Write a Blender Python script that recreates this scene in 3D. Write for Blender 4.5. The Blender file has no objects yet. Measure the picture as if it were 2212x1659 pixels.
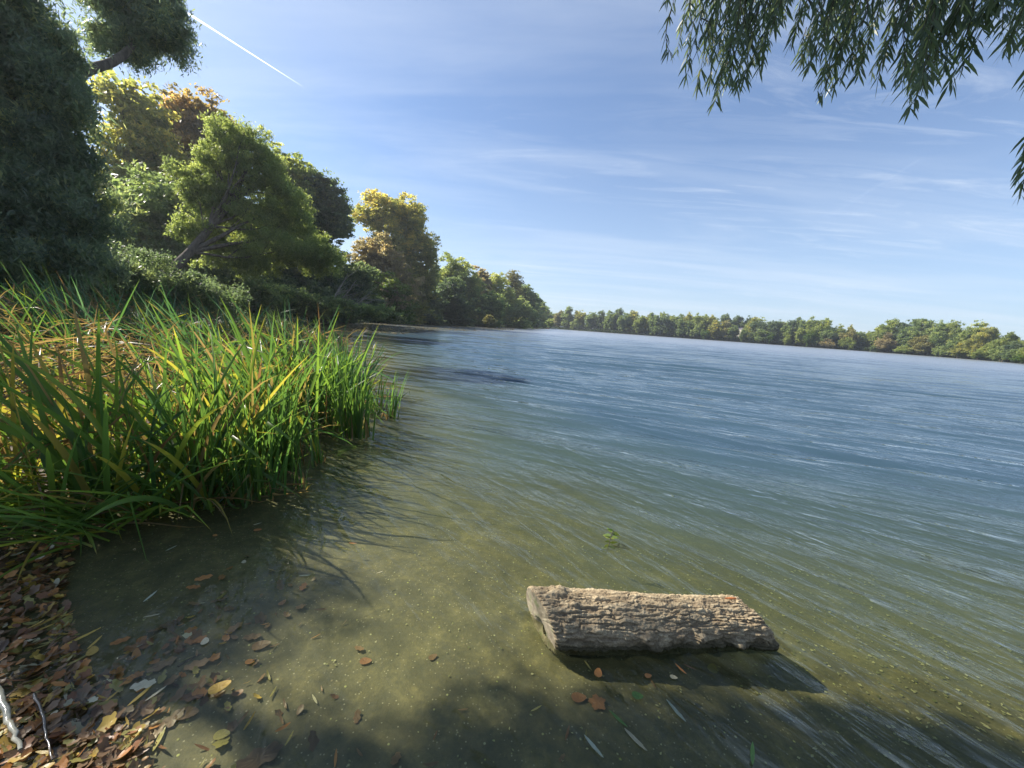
import bpy, math, random
import numpy as np
R = math.radians
rng = np.random.default_rng(7)
random.seed(7)
scene = bpy.context.scene
COL = scene.collection

# ------------------------------------------------------------------ camera
F, CH = 385.0, 1.6                       # focal length in pixels of a 1024 px frame, eye height
PITCH, ROLL = R(8.84), R(3.95)
fw = np.array((0, math.cos(PITCH), -math.sin(PITCH)))
r0 = np.array((1.0, 0, 0)); u0 = np.array((0, math.sin(PITCH), math.cos(PITCH)))
cr = math.cos(ROLL)*r0 + math.sin(ROLL)*u0
cu = -math.sin(ROLL)*r0 + math.cos(ROLL)*u0
cd = bpy.data.cameras.new('camera'); cam = bpy.data.objects.new('camera', cd); COL.objects.link(cam)
cd.sensor_width = 36; cd.lens = 36*F/1024; cd.clip_start = 0.05; cd.clip_end = 20000
from mathutils import Matrix, Vector
m = Matrix.Identity(4)
for i in range(3):
    m[i][0] = cr[i]; m[i][1] = cu[i]; m[i][2] = -fw[i]
m[0][3], m[1][3], m[2][3] = 0, 0, CH
cam.matrix_world = m
scene.camera = cam

# ------------------------------------------------------------------ light
SUN_AZ, SUN_EL = R(-72), R(41)           # azimuth clockwise from +Y
wd = bpy.data.worlds.new('World'); scene.world = wd; wd.use_nodes = True
nt = wd.node_tree; nt.nodes.clear()
def N(t, kind, **kw):
    n = t.nodes.new(kind)
    for k, v in kw.items():
        if k.startswith('_'): n.inputs[k[1:].replace('_', ' ')].default_value = v
        else: setattr(n, k, v)
    return n
def mathn(t, op, a, b=None, c=None, clamp=False):
    n = t.nodes.new('ShaderNodeMath'); n.operation = op; n.use_clamp = clamp
    for i, v in enumerate((a, b, c)):
        if v is None: continue
        if isinstance(v, (int, float)): n.inputs[i].default_value = v
        else: t.links.new(v, n.inputs[i])
    return n.outputs[0]
def mixc(t, fac, a, b, mode='MIX'):
    n = t.nodes.new('ShaderNodeMix'); n.data_type = 'RGBA'; n.blend_type = mode
    for s, v in ((n.inputs[0], fac), (n.inputs[6], a), (n.inputs[7], b)):
        if isinstance(v, (int, float)): s.default_value = v
        elif isinstance(v, tuple): s.default_value = (*v[:3], 1)
        else: t.links.new(v, s)
    return n.outputs[2]
def ramp(t, fac, stops):
    n = t.nodes.new('ShaderNodeValToRGB'); e = n.color_ramp.elements
    while len(e) < len(stops): e.new(0.5)
    for k, (p, c) in enumerate(stops):
        e[k].position = p; e[k].color = (*c, 1) if isinstance(c, tuple) else (c, c, c, 1)
    t.links.new(fac, n.inputs[0]); return n.outputs[0]
sky = N(nt, 'ShaderNodeTexSky', sky_type='NISHITA', sun_disc=False, sun_elevation=SUN_EL,
        sun_rotation=SUN_AZ, air_density=1.0, dust_density=0.6, ozone_density=2.2, altitude=50)
tc = N(nt, 'ShaderNodeTexCoord')
sp = N(nt, 'ShaderNodeSeparateXYZ'); nt.links.new(tc.outputs['Generated'], sp.inputs[0])
zz = mathn(nt, 'MAXIMUM', mathn(nt, 'ADD', sp.outputs[2], 0.06), 0.02)
cb = N(nt, 'ShaderNodeCombineXYZ')
nt.links.new(mathn(nt, 'DIVIDE', sp.outputs[0], zz), cb.inputs[0])
nt.links.new(mathn(nt, 'DIVIDE', sp.outputs[1], zz), cb.inputs[1])
def cirrus(rot, scl, loc, lo, hi, detail=7, rough=0.6, dist=0.8):
    mp = N(nt, 'ShaderNodeMapping'); mp.inputs['Rotation'].default_value = (0, 0, R(rot))
    mp.inputs['Scale'].default_value = scl; mp.inputs['Location'].default_value = loc
    nt.links.new(cb.outputs[0], mp.inputs[0])
    nz = N(nt, 'ShaderNodeTexNoise', _Scale=1.0, _Detail=detail, _Roughness=rough, _Distortion=dist)
    nt.links.new(mp.outputs[0], nz.inputs['Vector'])
    return ramp(nt, nz.outputs['Fac'], [(lo, 0.0), (hi, 1.0)])
c1 = cirrus(35, (0.30, 1.3, 1), (3.1, 1.7, 0), 0.46, 0.80)
c2 = cirrus(-12, (0.16, 0.9, 1), (8.3, 4.2, 0), 0.47, 0.78, 5, 0.5, 1.2)
c3 = cirrus(22, (0.9, 4.2, 1), (1.3, 6.7, 0), 0.50, 0.86, 9, 0.66, 1.6); c4 = cirrus(-40, (0.5, 0.6, 1), (5.1, 2.2, 0), 0.46, 0.62, 2, 0.5, 0.3)
cl = mathn(nt, 'ADD', mathn(nt, 'MULTIPLY', c1, 0.32), mathn(nt, 'MULTIPLY', c2, 0.34), clamp=True)
cl = mathn(nt, 'ADD', cl, mathn(nt, 'MULTIPLY', mathn(nt, 'MULTIPLY', c3, c4), 0.5), clamp=True)
skyc = mixc(nt, 1.0, sky.outputs[0], (0.82, 0.97, 1.14), 'MULTIPLY')
# thin high veil, denser towards the horizon
veil = ramp(nt, sp.outputs[2], [(0.0, 0.62), (0.14, 0.42), (0.40, 0.13), (1.0, 0.0)])
base = mixc(nt, veil, skyc, (4.9, 5.9, 7.3))
skyf = mixc(nt, cl, base, (6.3, 6.9, 7.7))
bg = N(nt, 'ShaderNodeBackground', _Strength=0.068); nt.links.new(skyf, bg.inputs[0])
wo = N(nt, 'ShaderNodeOutputWorld'); nt.links.new(bg.outputs[0], wo.inputs[0])

sd = bpy.data.lights.new('sun', 'SUN'); sd.energy = 5.0; sd.angle = R(0.5); sd.color = (1.0, 0.93, 0.82)
so = bpy.data.objects.new('sun', sd); COL.objects.link(so)
sdir = Vector((math.sin(SUN_AZ)*math.cos(SUN_EL), math.cos(SUN_AZ)*math.cos(SUN_EL), math.sin(SUN_EL)))
so.rotation_euler = sdir.to_track_quat('Z', 'Y').to_euler(); so.location = sdir*50
scene.view_settings.view_transform = 'Standard'; scene.view_settings.look = 'None'
scene.view_settings.exposure = 1.12; scene.view_settings.gamma = 1.0
scene.render.engine = 'CYCLES'
scene.cycles.max_bounces = 8; scene.cycles.transparent_max_bounces = 16
scene.cycles.caustics_reflective = False; scene.cycles.caustics_refractive = False

# ------------------------------------------------------------------ survey helpers (photo widths of 2212 px)
S = 2.16016
def ray(X, Y):
    a = (X/S-512)/F; b = -(Y/S-384)/F
    return fw + a*cr + b*cu
def G(X, Y, z=0.0):                       # the point of the level z seen there
    d = ray(X, Y); t = (z-CH)/d[2]; return np.array((d[0]*t, d[1]*t, z))
def P(X, Y, D):                           # the point seen there at horizontal distance D
    d = ray(X, Y); t = D/math.hypot(d[0], d[1]); return np.array((0, 0, CH))+d*t
def pxm(D, X, Y):                         # metres per photo pixel there
    d = ray(X, Y); return D/math.hypot(d[0], d[1])/(F*S)

# ------------------------------------------------------------------ object helpers
def tag(o, label=None, cat=None, group=None, kind=None):
    for k, v in (('label', label), ('category', cat), ('group', group), ('kind', kind)):
        if v: o[k] = v
    return o
def empty(name, loc=(0, 0, 0)):
    o = bpy.data.objects.new(name, None); COL.objects.link(o); o.location = loc
    o.empty_display_size = 0.2; return o
def link(name, me, parent=None, mats=()):
    for mt in mats: me.materials.append(mt)
    o = bpy.data.objects.new(name, me); COL.objects.link(o)
    if parent is not None: o.parent = parent
    return o
def np_mesh(name, verts, quads, tone=None, smooth=False, midx=None):
    verts = np.asarray(verts, dtype=np.float32); quads = np.asarray(quads, dtype=np.int32)
    me = bpy.data.meshes.new(name); nq, k = quads.shape
    me.vertices.add(len(verts)); me.vertices.foreach_set('co', verts.ravel())
    me.loops.add(nq*k); me.loops.foreach_set('vertex_index', quads.ravel())
    me.polygons.add(nq); me.polygons.foreach_set('loop_start', np.arange(0, nq*k, k, dtype=np.int32))
    me.polygons.foreach_set('loop_total', np.full(nq, k, dtype=np.int32))
    if smooth: me.polygons.foreach_set('use_smooth', np.ones(nq, dtype=bool))
    if midx is not None: me.polygons.foreach_set('material_index', np.asarray(midx, dtype=np.int32))
    if tone is not None:
        for an, arr in (tone.items() if isinstance(tone, dict) else (('tone', tone),)):
            a = me.attributes.new(an, 'FLOAT', 'POINT'); a.data.foreach_set('value', np.asarray(arr, dtype=np.float32))
    me.update(calc_edges=True); me.validate()
    return me
class MB:                                  # collects quads
    def __init__(s): s.v = []; s.q = []; s.t = []; s.m = []; s.n = 0
    def add(s, v, q, t=0.5, mi=0):
        v = np.asarray(v, float).reshape(-1, 3); q = np.asarray(q)
        s.v.append(v); s.q.append(q+s.n); s.n += len(v)
        s.t.append(np.broadcast_to(np.asarray(t, float), (len(v),)).copy()); s.m.append(np.full(len(q), mi))
        return s
    def build(s, name, mats, parent=None, smooth=True, loc=None):
        v = np.concatenate(s.v)
        if loc is not None: v = v-np.asarray(loc)
        me = np_mesh(name, v, np.concatenate(s.q), np.concatenate(s.t), smooth, np.concatenate(s.m))
        return link(name, me, parent, mats if isinstance(mats, (list, tuple)) else [mats])
def tube(mb, pts, rad, n=7, t=0.5, mi=0):
    pts = np.asarray(pts, float); k = len(pts); rad = np.broadcast_to(np.asarray(rad, float), (k,))
    d = np.gradient(pts, axis=0); d /= np.linalg.norm(d, axis=1, keepdims=True)+1e-9
    up = np.array((0.13, 0.21, 0.97)) if abs(d[0][2]) < 0.9 else np.array((1.0, 0.1, 0))
    a = np.cross(d, up); a /= np.linalg.norm(a, axis=1, keepdims=True)+1e-9; b = np.cross(d, a)
    ang = np.linspace(0, 2*np.pi, n, endpoint=False)
    v = pts[:, None]+rad[:, None, None]*(np.cos(ang)[None, :, None]*a[:, None]+np.sin(ang)[None, :, None]*b[:, None])
    i = np.arange(k-1)[:, None]*n; j = np.arange(n)[None]; j2 = (j+1) % n
    q = np.stack([i+j, i+j2, i+n+j2, i+n+j], -1).reshape(-1, 4)
    mb.add(v, q, t, mi)
def limb(mb, a, b, ra, rb, wob=0.08, k=7, n=7, sag=0.0):
    a = np.asarray(a, float); b = np.asarray(b, float); L = np.linalg.norm(b-a)
    s = np.linspace(0, 1, k)[:, None]
    p = a+(b-a)*s+np.cumsum(rng.normal(0, wob*L/k, (k, 3)), 0)*np.sin(s*np.pi)
    p[:, 2] += sag*L*np.sin(s[:, 0]*np.pi)
    tube(mb, p, ra+(rb-ra)*s[:, 0]**0.8, n)
    return p
def hashn(ix, iy, iz):
    h = (ix*374761393+iy*668265263+iz*2147483647) & 0xFFFFFFFF
    h = ((h ^ (h >> 13))*1274126177) & 0xFFFFFFFF
    return ((h ^ (h >> 16)) & 0xFFFF)/65535.0
def vnoise(p):
    i = np.floor(p).astype(np.int64); f = p-i; f = f*f*(3-2*f); o = 0
    for dx in (0, 1):
        for dy in (0, 1):
            for dz in (0, 1):
                w = (f[..., 0] if dx else 1-f[..., 0])*(f[..., 1] if dy else 1-f[..., 1])*(f[..., 2] if dz else 1-f[..., 2])
                o = o+w*hashn(i[..., 0]+dx, i[..., 1]+dy, i[..., 2]+dz)
    return o
def fbm(p, oct=4):
    o = 0; a = 0.5; s = 0
    for k in range(oct): o = o+a*vnoise(p*2**k+17.3*k); s += a; a *= 0.5
    return o/s

# ------------------------------------------------------------------ materials
def new_mat(name):
    mt = bpy.data.materials.new(name); mt.use_nodes = True; t = mt.node_tree; t.nodes.clear()
    out = t.nodes.new('ShaderNodeOutputMaterial'); return mt, t, out
def attr(t, name='tone'):
    n = t.nodes.new('ShaderNodeAttribute'); n.attribute_name = name; return n.outputs['Fac']
def leaf_mat(name, stops, transl=0.4, rough=0.45, spec=0.35, tgain=1.6):
    mt, t, out = new_mat(name)
    c = ramp(t, attr(t), stops)
    p = N(t, 'ShaderNodeBsdfPrincipled', _Roughness=rough); p.inputs['Specular IOR Level'].default_value = spec
    t.links.new(c, p.inputs['Base Color'])
    tr = N(t, 'ShaderNodeBsdfTranslucent'); t.links.new(mixc(t, 1.0, c, (tgain*1.02, tgain*1.02, tgain*0.62), 'MULTIPLY'), tr.inputs[0])
    mx = N(t, 'ShaderNodeMixShader'); mx.inputs[0].default_value = transl
    t.links.new(p.outputs[0], mx.inputs[1]); t.links.new(tr.outputs[0], mx.inputs[2]); t.links.new(mx.outputs[0], out.inputs[0])
    return mt
def noise_mat(name, stops, scale=5, rough=0.85, bump=0.4, dist=0.02, detail=6, stretch=(1, 1, 1), spec=0.3):
    mt, t, out = new_mat(name)
    tcn = N(t, 'ShaderNodeTexCoord'); mp = N(t, 'ShaderNodeMapping'); mp.inputs['Scale'].default_value = stretch
    t.links.new(tcn.outputs['Object'], mp.inputs[0])
    nz = N(t, 'ShaderNodeTexNoise', _Scale=scale, _Detail=detail, _Roughness=0.6); t.links.new(mp.outputs[0], nz.inputs['Vector'])
    p = N(t, 'ShaderNodeBsdfPrincipled', _Roughness=rough); p.inputs['Specular IOR Level'].default_value = spec
    t.links.new(ramp(t, nz.outputs['Fac'], stops), p.inputs['Base Color'])
    bp = N(t, 'ShaderNodeBump', _Strength=bump, _Distance=dist); t.links.new(nz.outputs['Fac'], bp.inputs['Height'])
    t.links.new(bp.outputs[0], p.inputs['Normal']); t.links.new(p.outputs[0], out.inputs[0])
    return mt
bark = noise_mat('bark', [(0.3, (0.05, 0.04, 0.03)), (0.7, (0.16, 0.13, 0.10))], 9, 0.9, 0.8, 0.03, 6, (1, 1, 0.25))
bark_pale = noise_mat('dead_wood', [(0.3, (0.17, 0.15, 0.12)), (0.7, (0.36, 0.33, 0.28))], 9, 0.85, 0.6, 0.02, 6, (1, 1, 0.3))
M = {}
M['willow_dark'] = leaf_mat('willow_leaves', [(0, (0.08, 0.11, 0.085)), (0.6, (0.14, 0.18, 0.12)), (1, (0.30, 0.30, 0.15))], 0.5, 0.4, 0.5, 2.8)
M['willow_near'] = leaf_mat('hanging_willow_leaves', [(0, (0.05, 0.072, 0.05)), (0.6, (0.10, 0.13, 0.08)), (0.9, (0.20, 0.25, 0.11)), (1, (0.36, 0.35, 0.16))], 0.45, 0.4, 0.5, 2.4)
M['yellow_green'] = leaf_mat('yellow_green_leaves', [(0, (0.1, 0.12, 0.045)), (0.6, (0.21, 0.21, 0.07)), (1, (0.4, 0.33, 0.1))], 0.55, 0.45, 0.35, 3.0)
M['orange'] = leaf_mat('orange_brown_leaves', [(0, (0.12, 0.105, 0.05)), (0.6, (0.25, 0.17, 0.075)), (1, (0.4, 0.25, 0.1))], 0.55, 0.45, 0.35, 3.0)
M['light_willow'] = leaf_mat('light_willow_leaves', [(0, (0.11, 0.14, 0.07)), (0.6, (0.19, 0.225, 0.11)), (1, (0.31, 0.33, 0.15))], 0.55, 0.45, 0.35, 3.0)
M['green'] = leaf_mat('green_leaves', [(0, (0.075, 0.105, 0.05)), (0.6, (0.135, 0.175, 0.08)), (1, (0.26, 0.28, 0.11))], 0.55, 0.45, 0.35, 3.0)
M['dark'] = leaf_mat('dark_green_leaves', [(0, (0.05, 0.075, 0.05)), (0.6, (0.09, 0.12, 0.07)), (1, (0.17, 0.2, 0.09))], 0.55, 0.45, 0.35, 3.0)
M['olive'] = leaf_mat('olive_leaves', [(0, (0.1, 0.13, 0.05)), (0.6, (0.18, 0.21, 0.075)), (1, (0.31, 0.31, 0.11))], 0.55, 0.45, 0.35, 3.0)
M['brown'] = leaf_mat('brownish_leaves', [(0, (0.12, 0.11, 0.07)), (0.6, (0.21, 0.175, 0.11)), (1, (0.3, 0.23, 0.14))], 0.55, 0.45, 0.35, 3.0)
M['yellow'] = leaf_mat('yellow_leaves', [(0, (0.15, 0.15, 0.06)), (0.6, (0.27, 0.25, 0.09)), (1, (0.42, 0.35, 0.13))], 0.35)
M['bright'] = leaf_mat('bright_leaves', [(0, (0.06, 0.11, 0.02)), (0.6, (0.13, 0.20, 0.035)), (1, (0.25, 0.28, 0.06))], 0.5)

# ------------------------------------------------------------------ lake outline, terrain, water
SH = np.array([(0.9, -0.5), (-0.9, 0.45), (-1.45, 1.0), (-2.02, 1.30), (-2.6, 1.72), (-3.05, 2.2), (-3.6, 3.0), (-4.2, 5.0), (-5.2, 8.5),
    (-9, 18), (-20, 38), (-27, 60), (-27, 82), (-15.5, 106), (-2.5, 152), (16, 235), (33, 331), (62, 312), (104, 288), (140, 268),
    (176, 246), (205, 213), (212, 174), (186, 132), (150, 60), (90, 15), (30, -6), (6, -1.6)])
def lake_sd(x, y):                         # positive inside the lake
    p = np.stack([x, y], -1); best = np.full(x.shape, 1e9); ins = np.zeros(x.shape, bool)
    for i in range(len(SH)):
        a = SH[i]; b = SH[(i+1) % len(SH)]; ab = b-a
        h = np.clip(((p-a)@ab)/(ab@ab), 0, 1); best = np.minimum(best, np.linalg.norm(p-a-h[..., None]*ab, axis=-1))
        c = ((a[1] > y) != (b[1] > y)) & (x < (b[0]-a[0])*(y-a[1])/((b[1]-a[1]) if b[1] != a[1] else 1e-9)+a[0])
        ins ^= c
    return np.where(ins, best, -best)
def height(x, y):
    s = lake_sd(x, y); d = np.hypot(x, y)
    n = fbm(np.stack([x*1.3, y*1.3, x*0+3], -1), 4)-0.5
    n2 = fbm(np.stack([x*9, y*9, x*0+8], -1), 3)-0.5
    inside = -(0.012+0.062*s+0.045*np.clip(s-2.2, 0, None)**1.35)
    inside = np.maximum(inside, -3.0)
    outside = 0.07*(-s)/(1+0.06*(-s))+0.15*np.clip(-s-2, 0, 1)
    z = np.where(s > 0, inside, outside)
    w = np.clip(np.abs(s)/0.8, 0, 1)
    return z+(n*0.10*w+n2*0.012)*np.clip(6/(d+1e-3), 0.2, 1)
def polar(rs, na):
    ang = np.linspace(0, 2*np.pi, na, endpoint=False)
    x = rs[:, None]*np.sin(ang)[None]; y = rs[:, None]*np.cos(ang)[None]
    k = len(rs); i = np.arange(k-1)[:, None]*na; j = np.arange(na)[None]; j2 = (j+1) % na
    q = np.stack([i+j, i+na+j, i+na+j2, i+j2], -1).reshape(-1, 4)
    return x, y, q
rs = np.concatenate([np.linspace(0.02, 8, 200), np.geomspace(8.1, 400, 150), np.geomspace(420, 6000, 14)])
x, y, q = polar(rs, 480)
z = height(x, y); z[rs > 450] = 0.5
me = np_mesh('ground', np.stack([x, y, z], -1).reshape(-1, 3), q[:, ::-1], None, True)
mt, t, out = new_mat('lake_bed_and_bank')
tcn = N(t, 'ShaderNodeTexCoord'); ob = tcn.outputs['Object']
n1 = N(t, 'ShaderNodeTexNoise', _Scale=4.5, _Detail=12, _Roughness=0.78, _Distortion=0.3); t.links.new(ob, n1.inputs['Vector'])
n2 = N(t, 'ShaderNodeTexNoise', _Scale=28, _Detail=6, _Roughness=0.7); t.links.new(ob, n2.inputs['Vector'])
vo = N(t, 'ShaderNodeTexVoronoi', _Scale=26.0); t.links.new(ob, vo.inputs['Vector'])
v2 = N(t, 'ShaderNodeTexVoronoi', _Scale=70.0); t.links.new(ob, v2.inputs['Vector'])
bed = ramp(t, n1.outputs['Fac'], [(0.32, (0.045, 0.043, 0.021)), (0.5, (0.100, 0.090, 0.042)), (0.68, (0.20, 0.172, 0.072))])
bed = mixc(t, ramp(t, n2.outputs['Fac'], [(0.35, 0.55), (0.65, 0.0)]), bed, (0.045, 0.05, 0.03))
spk = ramp(t, vo.outputs['Distance'], [(0.10, 1.0), (0.17, 0.0)])

sc = N(t, 'ShaderNodeSeparateColor'); t.links.new(vo.outputs['Color'], sc.inputs[0])
spk = mathn(t, 'MULTIPLY', spk, mathn(t, 'GREATER_THAN', mathn(t, 'ADD', sc.outputs[0], mathn(t, 'MULTIPLY', n1.outputs['Fac'], .8)), 1.02))
spc = ramp(t, sc.outputs[1], [(0.0, (0.32, 0.31, 0.20)), (0.5, (0.30, 0.32, 0.09)), (1.0, (0.16, 0.13, 0.08))])
bed = mixc(t, spk, bed, spc)
sc2 = N(t, 'ShaderNodeSeparateColor'); t.links.new(v2.outputs['Color'], sc2.inputs[0])
sp2 = mathn(t, 'MULTIPLY', ramp(t, v2.outputs['Distance'], [(0.16, 1.0), (0.3, 0.0)]), mathn(t, 'GREATER_THAN', mathn(t, 'ADD', sc2.outputs[0], n1.outputs['Fac']), 1.3))
bed = mixc(t, sp2, bed, (0.26, 0.24, 0.16))
mud = ramp(t, n2.outputs['Fac'], [(0.3, (0.03, 0.022, 0.014)), (0.7, (0.09, 0.06, 0.035))])
grs = ramp(t, n1.outputs['Fac'], [(0.3, (0.02, 0.028, 0.012)), (0.7, (0.05, 0.055, 0.022))])
spz = N(t, 'ShaderNodeSeparateXYZ'); t.links.new(ob, spz.inputs[0])
c = mixc(t, ramp(t, mathn(t, 'MULTIPLY_ADD', spz.outputs[2], 10, 0.5), [(0.4, 0.0), (0.65, 1.0)]), bed, mud)
c = mixc(t, ramp(t, spz.outputs[2], [(0.15, 0.0), (0.35, 1.0)]), c, grs)
p = N(t, 'ShaderNodeBsdfPrincipled', _Roughness=0.8); t.links.new(c, p.inputs['Base Color'])
bp = N(t, 'ShaderNodeBump', _Strength=0.5, _Distance=0.01)
t.links.new(mathn(t, 'ADD', n2.outputs['Fac'], mathn(t, 'MULTIPLY', spk, 0.5)), bp.inputs['Height']); t.links.new(bp.outputs[0], p.inputs['Normal'])
t.links.new(p.outputs[0], out.inputs[0])
tag(link('ground', me, None, [mt]), kind='structure')

rs = np.concatenate([np.linspace(0.02, 1, 10), np.arange(1.03, 7, .035), np.arange(7, 24, .07), np.geomspace(24.1, 90, 170), np.geomspace(91, 420, 60)])
ang = np.concatenate([np.linspace(R(-60), R(64), 620), np.linspace(R(64), R(300), 61)[1:-1]]); na = len(ang)
x = rs[:, None]*np.sin(ang)[None]; y = rs[:, None]*np.cos(ang)[None]
i_ = np.arange(len(rs)-1)[:, None]*na; j_ = np.arange(na)[None]; j2_ = (j_+1) % na
q = np.stack([i_+j_, i_+na+j_, i_+na+j2_, i_+j2_], -1).reshape(-1, 4)
dep = np.maximum(0, -height(x, y)); wr = np.random.default_rng(5)
def swell(crest, lam0, lam1, n, slope):      # crest: heading of the crest lines
    z_ = np.zeros_like(x); sp_ = np.gradient(rs)[:, None]
    for lam in np.geomspace(lam0, lam1, n):
        c_ = R(crest+wr.normal(0, 7)); kx, ky = math.cos(c_), -math.sin(c_); kk = 2*np.pi/lam; a_ = slope*math.sqrt(2/n)*lam/(2*np.pi)
        ph = kk*(kx*x+ky*y)+wr.uniform(0, 6.28)+1.3*(vnoise(np.stack([x/lam/5, y/lam/5, x*0+lam], -1))-.5)*2
        z_ += a_*(np.sin(ph)+.25*np.sin(2*ph+1.57))*np.clip(lam/sp_/2.5-.6, 0, 1)
    return z_
tw_ = np.clip((np.hypot(x, y)-2.2)/4.5, 0, 1)
gust = .65+.6*fbm(np.stack([x/7, y/16, x*0+2], -1), 3)
wz = ((1-tw_)*swell(-40, .09, .7, 22, .135)+tw_*swell(-68, .22, 2.4, 34, .165))*gust*np.clip(.12+dep*3.2, 0, 1)
me = np_mesh('lake_water', np.stack([x, y, wz], -1).reshape(-1, 3), q[:, ::-1], {'depth': dep.ravel()}, True)
mt, t, out = new_mat('lake_water')
tcn = N(t, 'ShaderNodeTexCoord'); ob = tcn.outputs['Object']
def wave(rot, sx, sy, scale, detail, rough=0.55, dist=0.0):
    mp = N(t, 'ShaderNodeMapping'); mp.vector_type = 'TEXTURE'; mp.inputs['Rotation'].default_value = (0, 0, R(rot))
    mp.inputs['Scale'].default_value = (sx, sy, 1); t.links.new(ob, mp.inputs[0])
    nz = N(t, 'ShaderNodeTexNoise', _Scale=scale, _Detail=detail, _Roughness=rough, _Distortion=dist)
    t.links.new(mp.outputs[0], nz.inputs['Vector']); return nz.outputs['Fac']
def ridge(v):                              # sharp crests: 1-|2v-1|
    return mathn(t, 'SUBTRACT', 1.0, mathn(t, 'ABSOLUTE', mathn(t, 'MULTIPLY_ADD', v, 2.0, -1.0)))
# crests run from front left to back right; waves come in from the right
cdn = N(t, 'ShaderNodeVectorMath', operation='LENGTH'); t.links.new(ob, cdn.inputs[0])
dd = cdn.outputs['Value']
def mixf(f, a, b): return mathn(t, 'ADD', mathn(t, 'MULTIPLY', mathn(t, 'SUBTRACT', 1.0, f), a), mathn(t, 'MULTIPLY', f, b))
turn = ramp(t, mathn(t, 'MULTIPLY', dd, 0.1), [(0.22, 0.0), (0.42, 0.5), (0.75, 1.0)])   # waves bend round as they run into the shallows
wA = mixf(turn, mathn(t, 'POWER', ridge(wave(40, 0.30, 2.0, 1.0, 2, 0.5, 0.4)), 2.0), mathn(t, 'POWER', ridge(wave(67, 0.34, 2.2, 1.0, 2, 0.5, 0.4)), 2.0))
wB = mixf(turn, wave(33, 0.12, 0.42, 1.0, 3, 0.6, 0.6), wave(62, 0.13, 0.5, 1.0, 3, 0.6, 0.6))
wC = wave(56, 0.05, 0.11, 1.0, 2, 0.5)
wE = mathn(t, 'MULTIPLY', turn, ridge(wave(68, 0.80, 3.6, 1.0, 2, 0.45, 0.3)))
wD = wave(66, 0.9, 4.0, 1.0, 3, 0.5, 0.4)
patch = ramp(t, wave(20, 9.0, 30.0, 1.0, 3, 0.6), [(0.35, 0.7), (0.62, 1.1)])
geo = N(t, 'ShaderNodeNewGeometry')
hgt = mathn(t, 'ADD', mathn(t, 'MULTIPLY', wA, 0.046), mathn(t, 'MULTIPLY', wB, 0.044))
hgt = mathn(t, 'ADD', hgt, mathn(t, 'MULTIPLY', wC, 0.006))
hgt = mathn(t, 'ADD', hgt, mathn(t, 'MULTIPLY', wD, 0.15))
hgt = mathn(t, 'ADD', hgt, mathn(t, 'MULTIPLY', wE, 0.055))
sx_ = N(t, 'ShaderNodeSeparateXYZ'); t.links.new(ob, sx_.inputs[0])
# a little wavelet running in to the shore, its crest along y = f(x)
along = mathn(t, 'MULTIPLY_ADD', sx_.outputs[0], 1/0.60, 2.40/0.60)          # 0..1 from far end to near end
off = mathn(t, 'SUBTRACT', sx_.outputs[1], mathn(t, 'MULTIPLY_ADD', sx_.outputs[0], -0.72, 0.24))
wl = mathn(t, 'MULTIPLY', ramp(t, along, [(0.0, 0.0), (0.25, .6), (0.8, 1.0), (1.0, 0.0)]), ramp(t, mathn(t, 'ABSOLUTE', off), [(0.0, 1.0), (0.05, 0.7), (0.09, 0.0)]))
nf = N(t, 'ShaderNodeTexNoise', _Scale=85.0, _Detail=3.0, _Roughness=0.6); t.links.new(ob, nf.inputs['Vector'])
hgt = mathn(t, 'ADD', hgt, mathn(t, 'MULTIPLY', mathn(t, 'MULTIPLY', nf.outputs['Fac'], wl), 0.05))
dpt = attr(t, 'depth')
calm = ramp(t, mathn(t, 'MULTIPLY', dpt, 2.2), [(0.0, 0.25), (0.25, 0.7), (1.0, 1.1)])
bp = N(t, 'ShaderNodeBump', _Distance=1.0); far_ = ramp(t, mathn(t, 'MULTIPLY', dd, 0.01), [(0.02, .75), (0.08, 0.35), (0.3, 0.12), (1.0, 0.1)])
t.links.new(mathn(t, 'MULTIPLY', mathn(t, 'MULTIPLY', calm, patch), far_), bp.inputs['Strength'])
t.links.new(mathn(t, 'MULTIPLY', hgt, 1.6), bp.inputs['Height'])
dt = N(t, 'ShaderNodeVectorMath', operation='DOT_PRODUCT'); t.links.new(bp.outputs[0], dt.inputs[0]); t.links.new(geo.outputs['Incoming'], dt.inputs[1])
# Schlick reflectance, the same seen from above and below
frs = mathn(t, 'MULTIPLY_ADD', mathn(t, 'POWER', mathn(t, 'SUBTRACT', 1.0, mathn(t, 'ABSOLUTE', dt.outputs['Value']), clamp=True), 5.0), 0.98, 0.02)
gl = N(t, 'ShaderNodeBsdfGlossy'); t.links.new(ramp(t, mathn(t, 'MULTIPLY', dd, 0.01), [(0.0, 0.03), (0.15, 0.07), (0.5, 0.22), (1.0, 0.32)]), gl.inputs['Roughness']); t.links.new(bp.outputs[0], gl.inputs['Normal'])
trn = N(t, 'ShaderNodeBsdfTransparent')
tint = ramp(t, mathn(t, 'MULTIPLY', dpt, 1.0), [(0.0, (0.97, 0.97, 0.88)), (0.3, (0.82, 0.86, 0.58)), (1.0, (0.3, 0.45, 0.3))])
t.links.new(tint, trn.inputs[0])
df = N(t, 'ShaderNodeBsdfDiffuse'); t.links.new(ramp(t, dpt, [(0.0, (0.10, 0.098, 0.042)), (0.17, (0.082, 0.100, 0.055)), (0.36, (0.062, 0.095, 0.085)), (0.7, (0.040, 0.075, 0.105))]), df.inputs[0])
turb = ramp(t, dpt, [(0.0, 0.03), (0.12, 0.16), (0.3, 0.52), (0.6, 0.9), (1.0, 1.0)])
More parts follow.
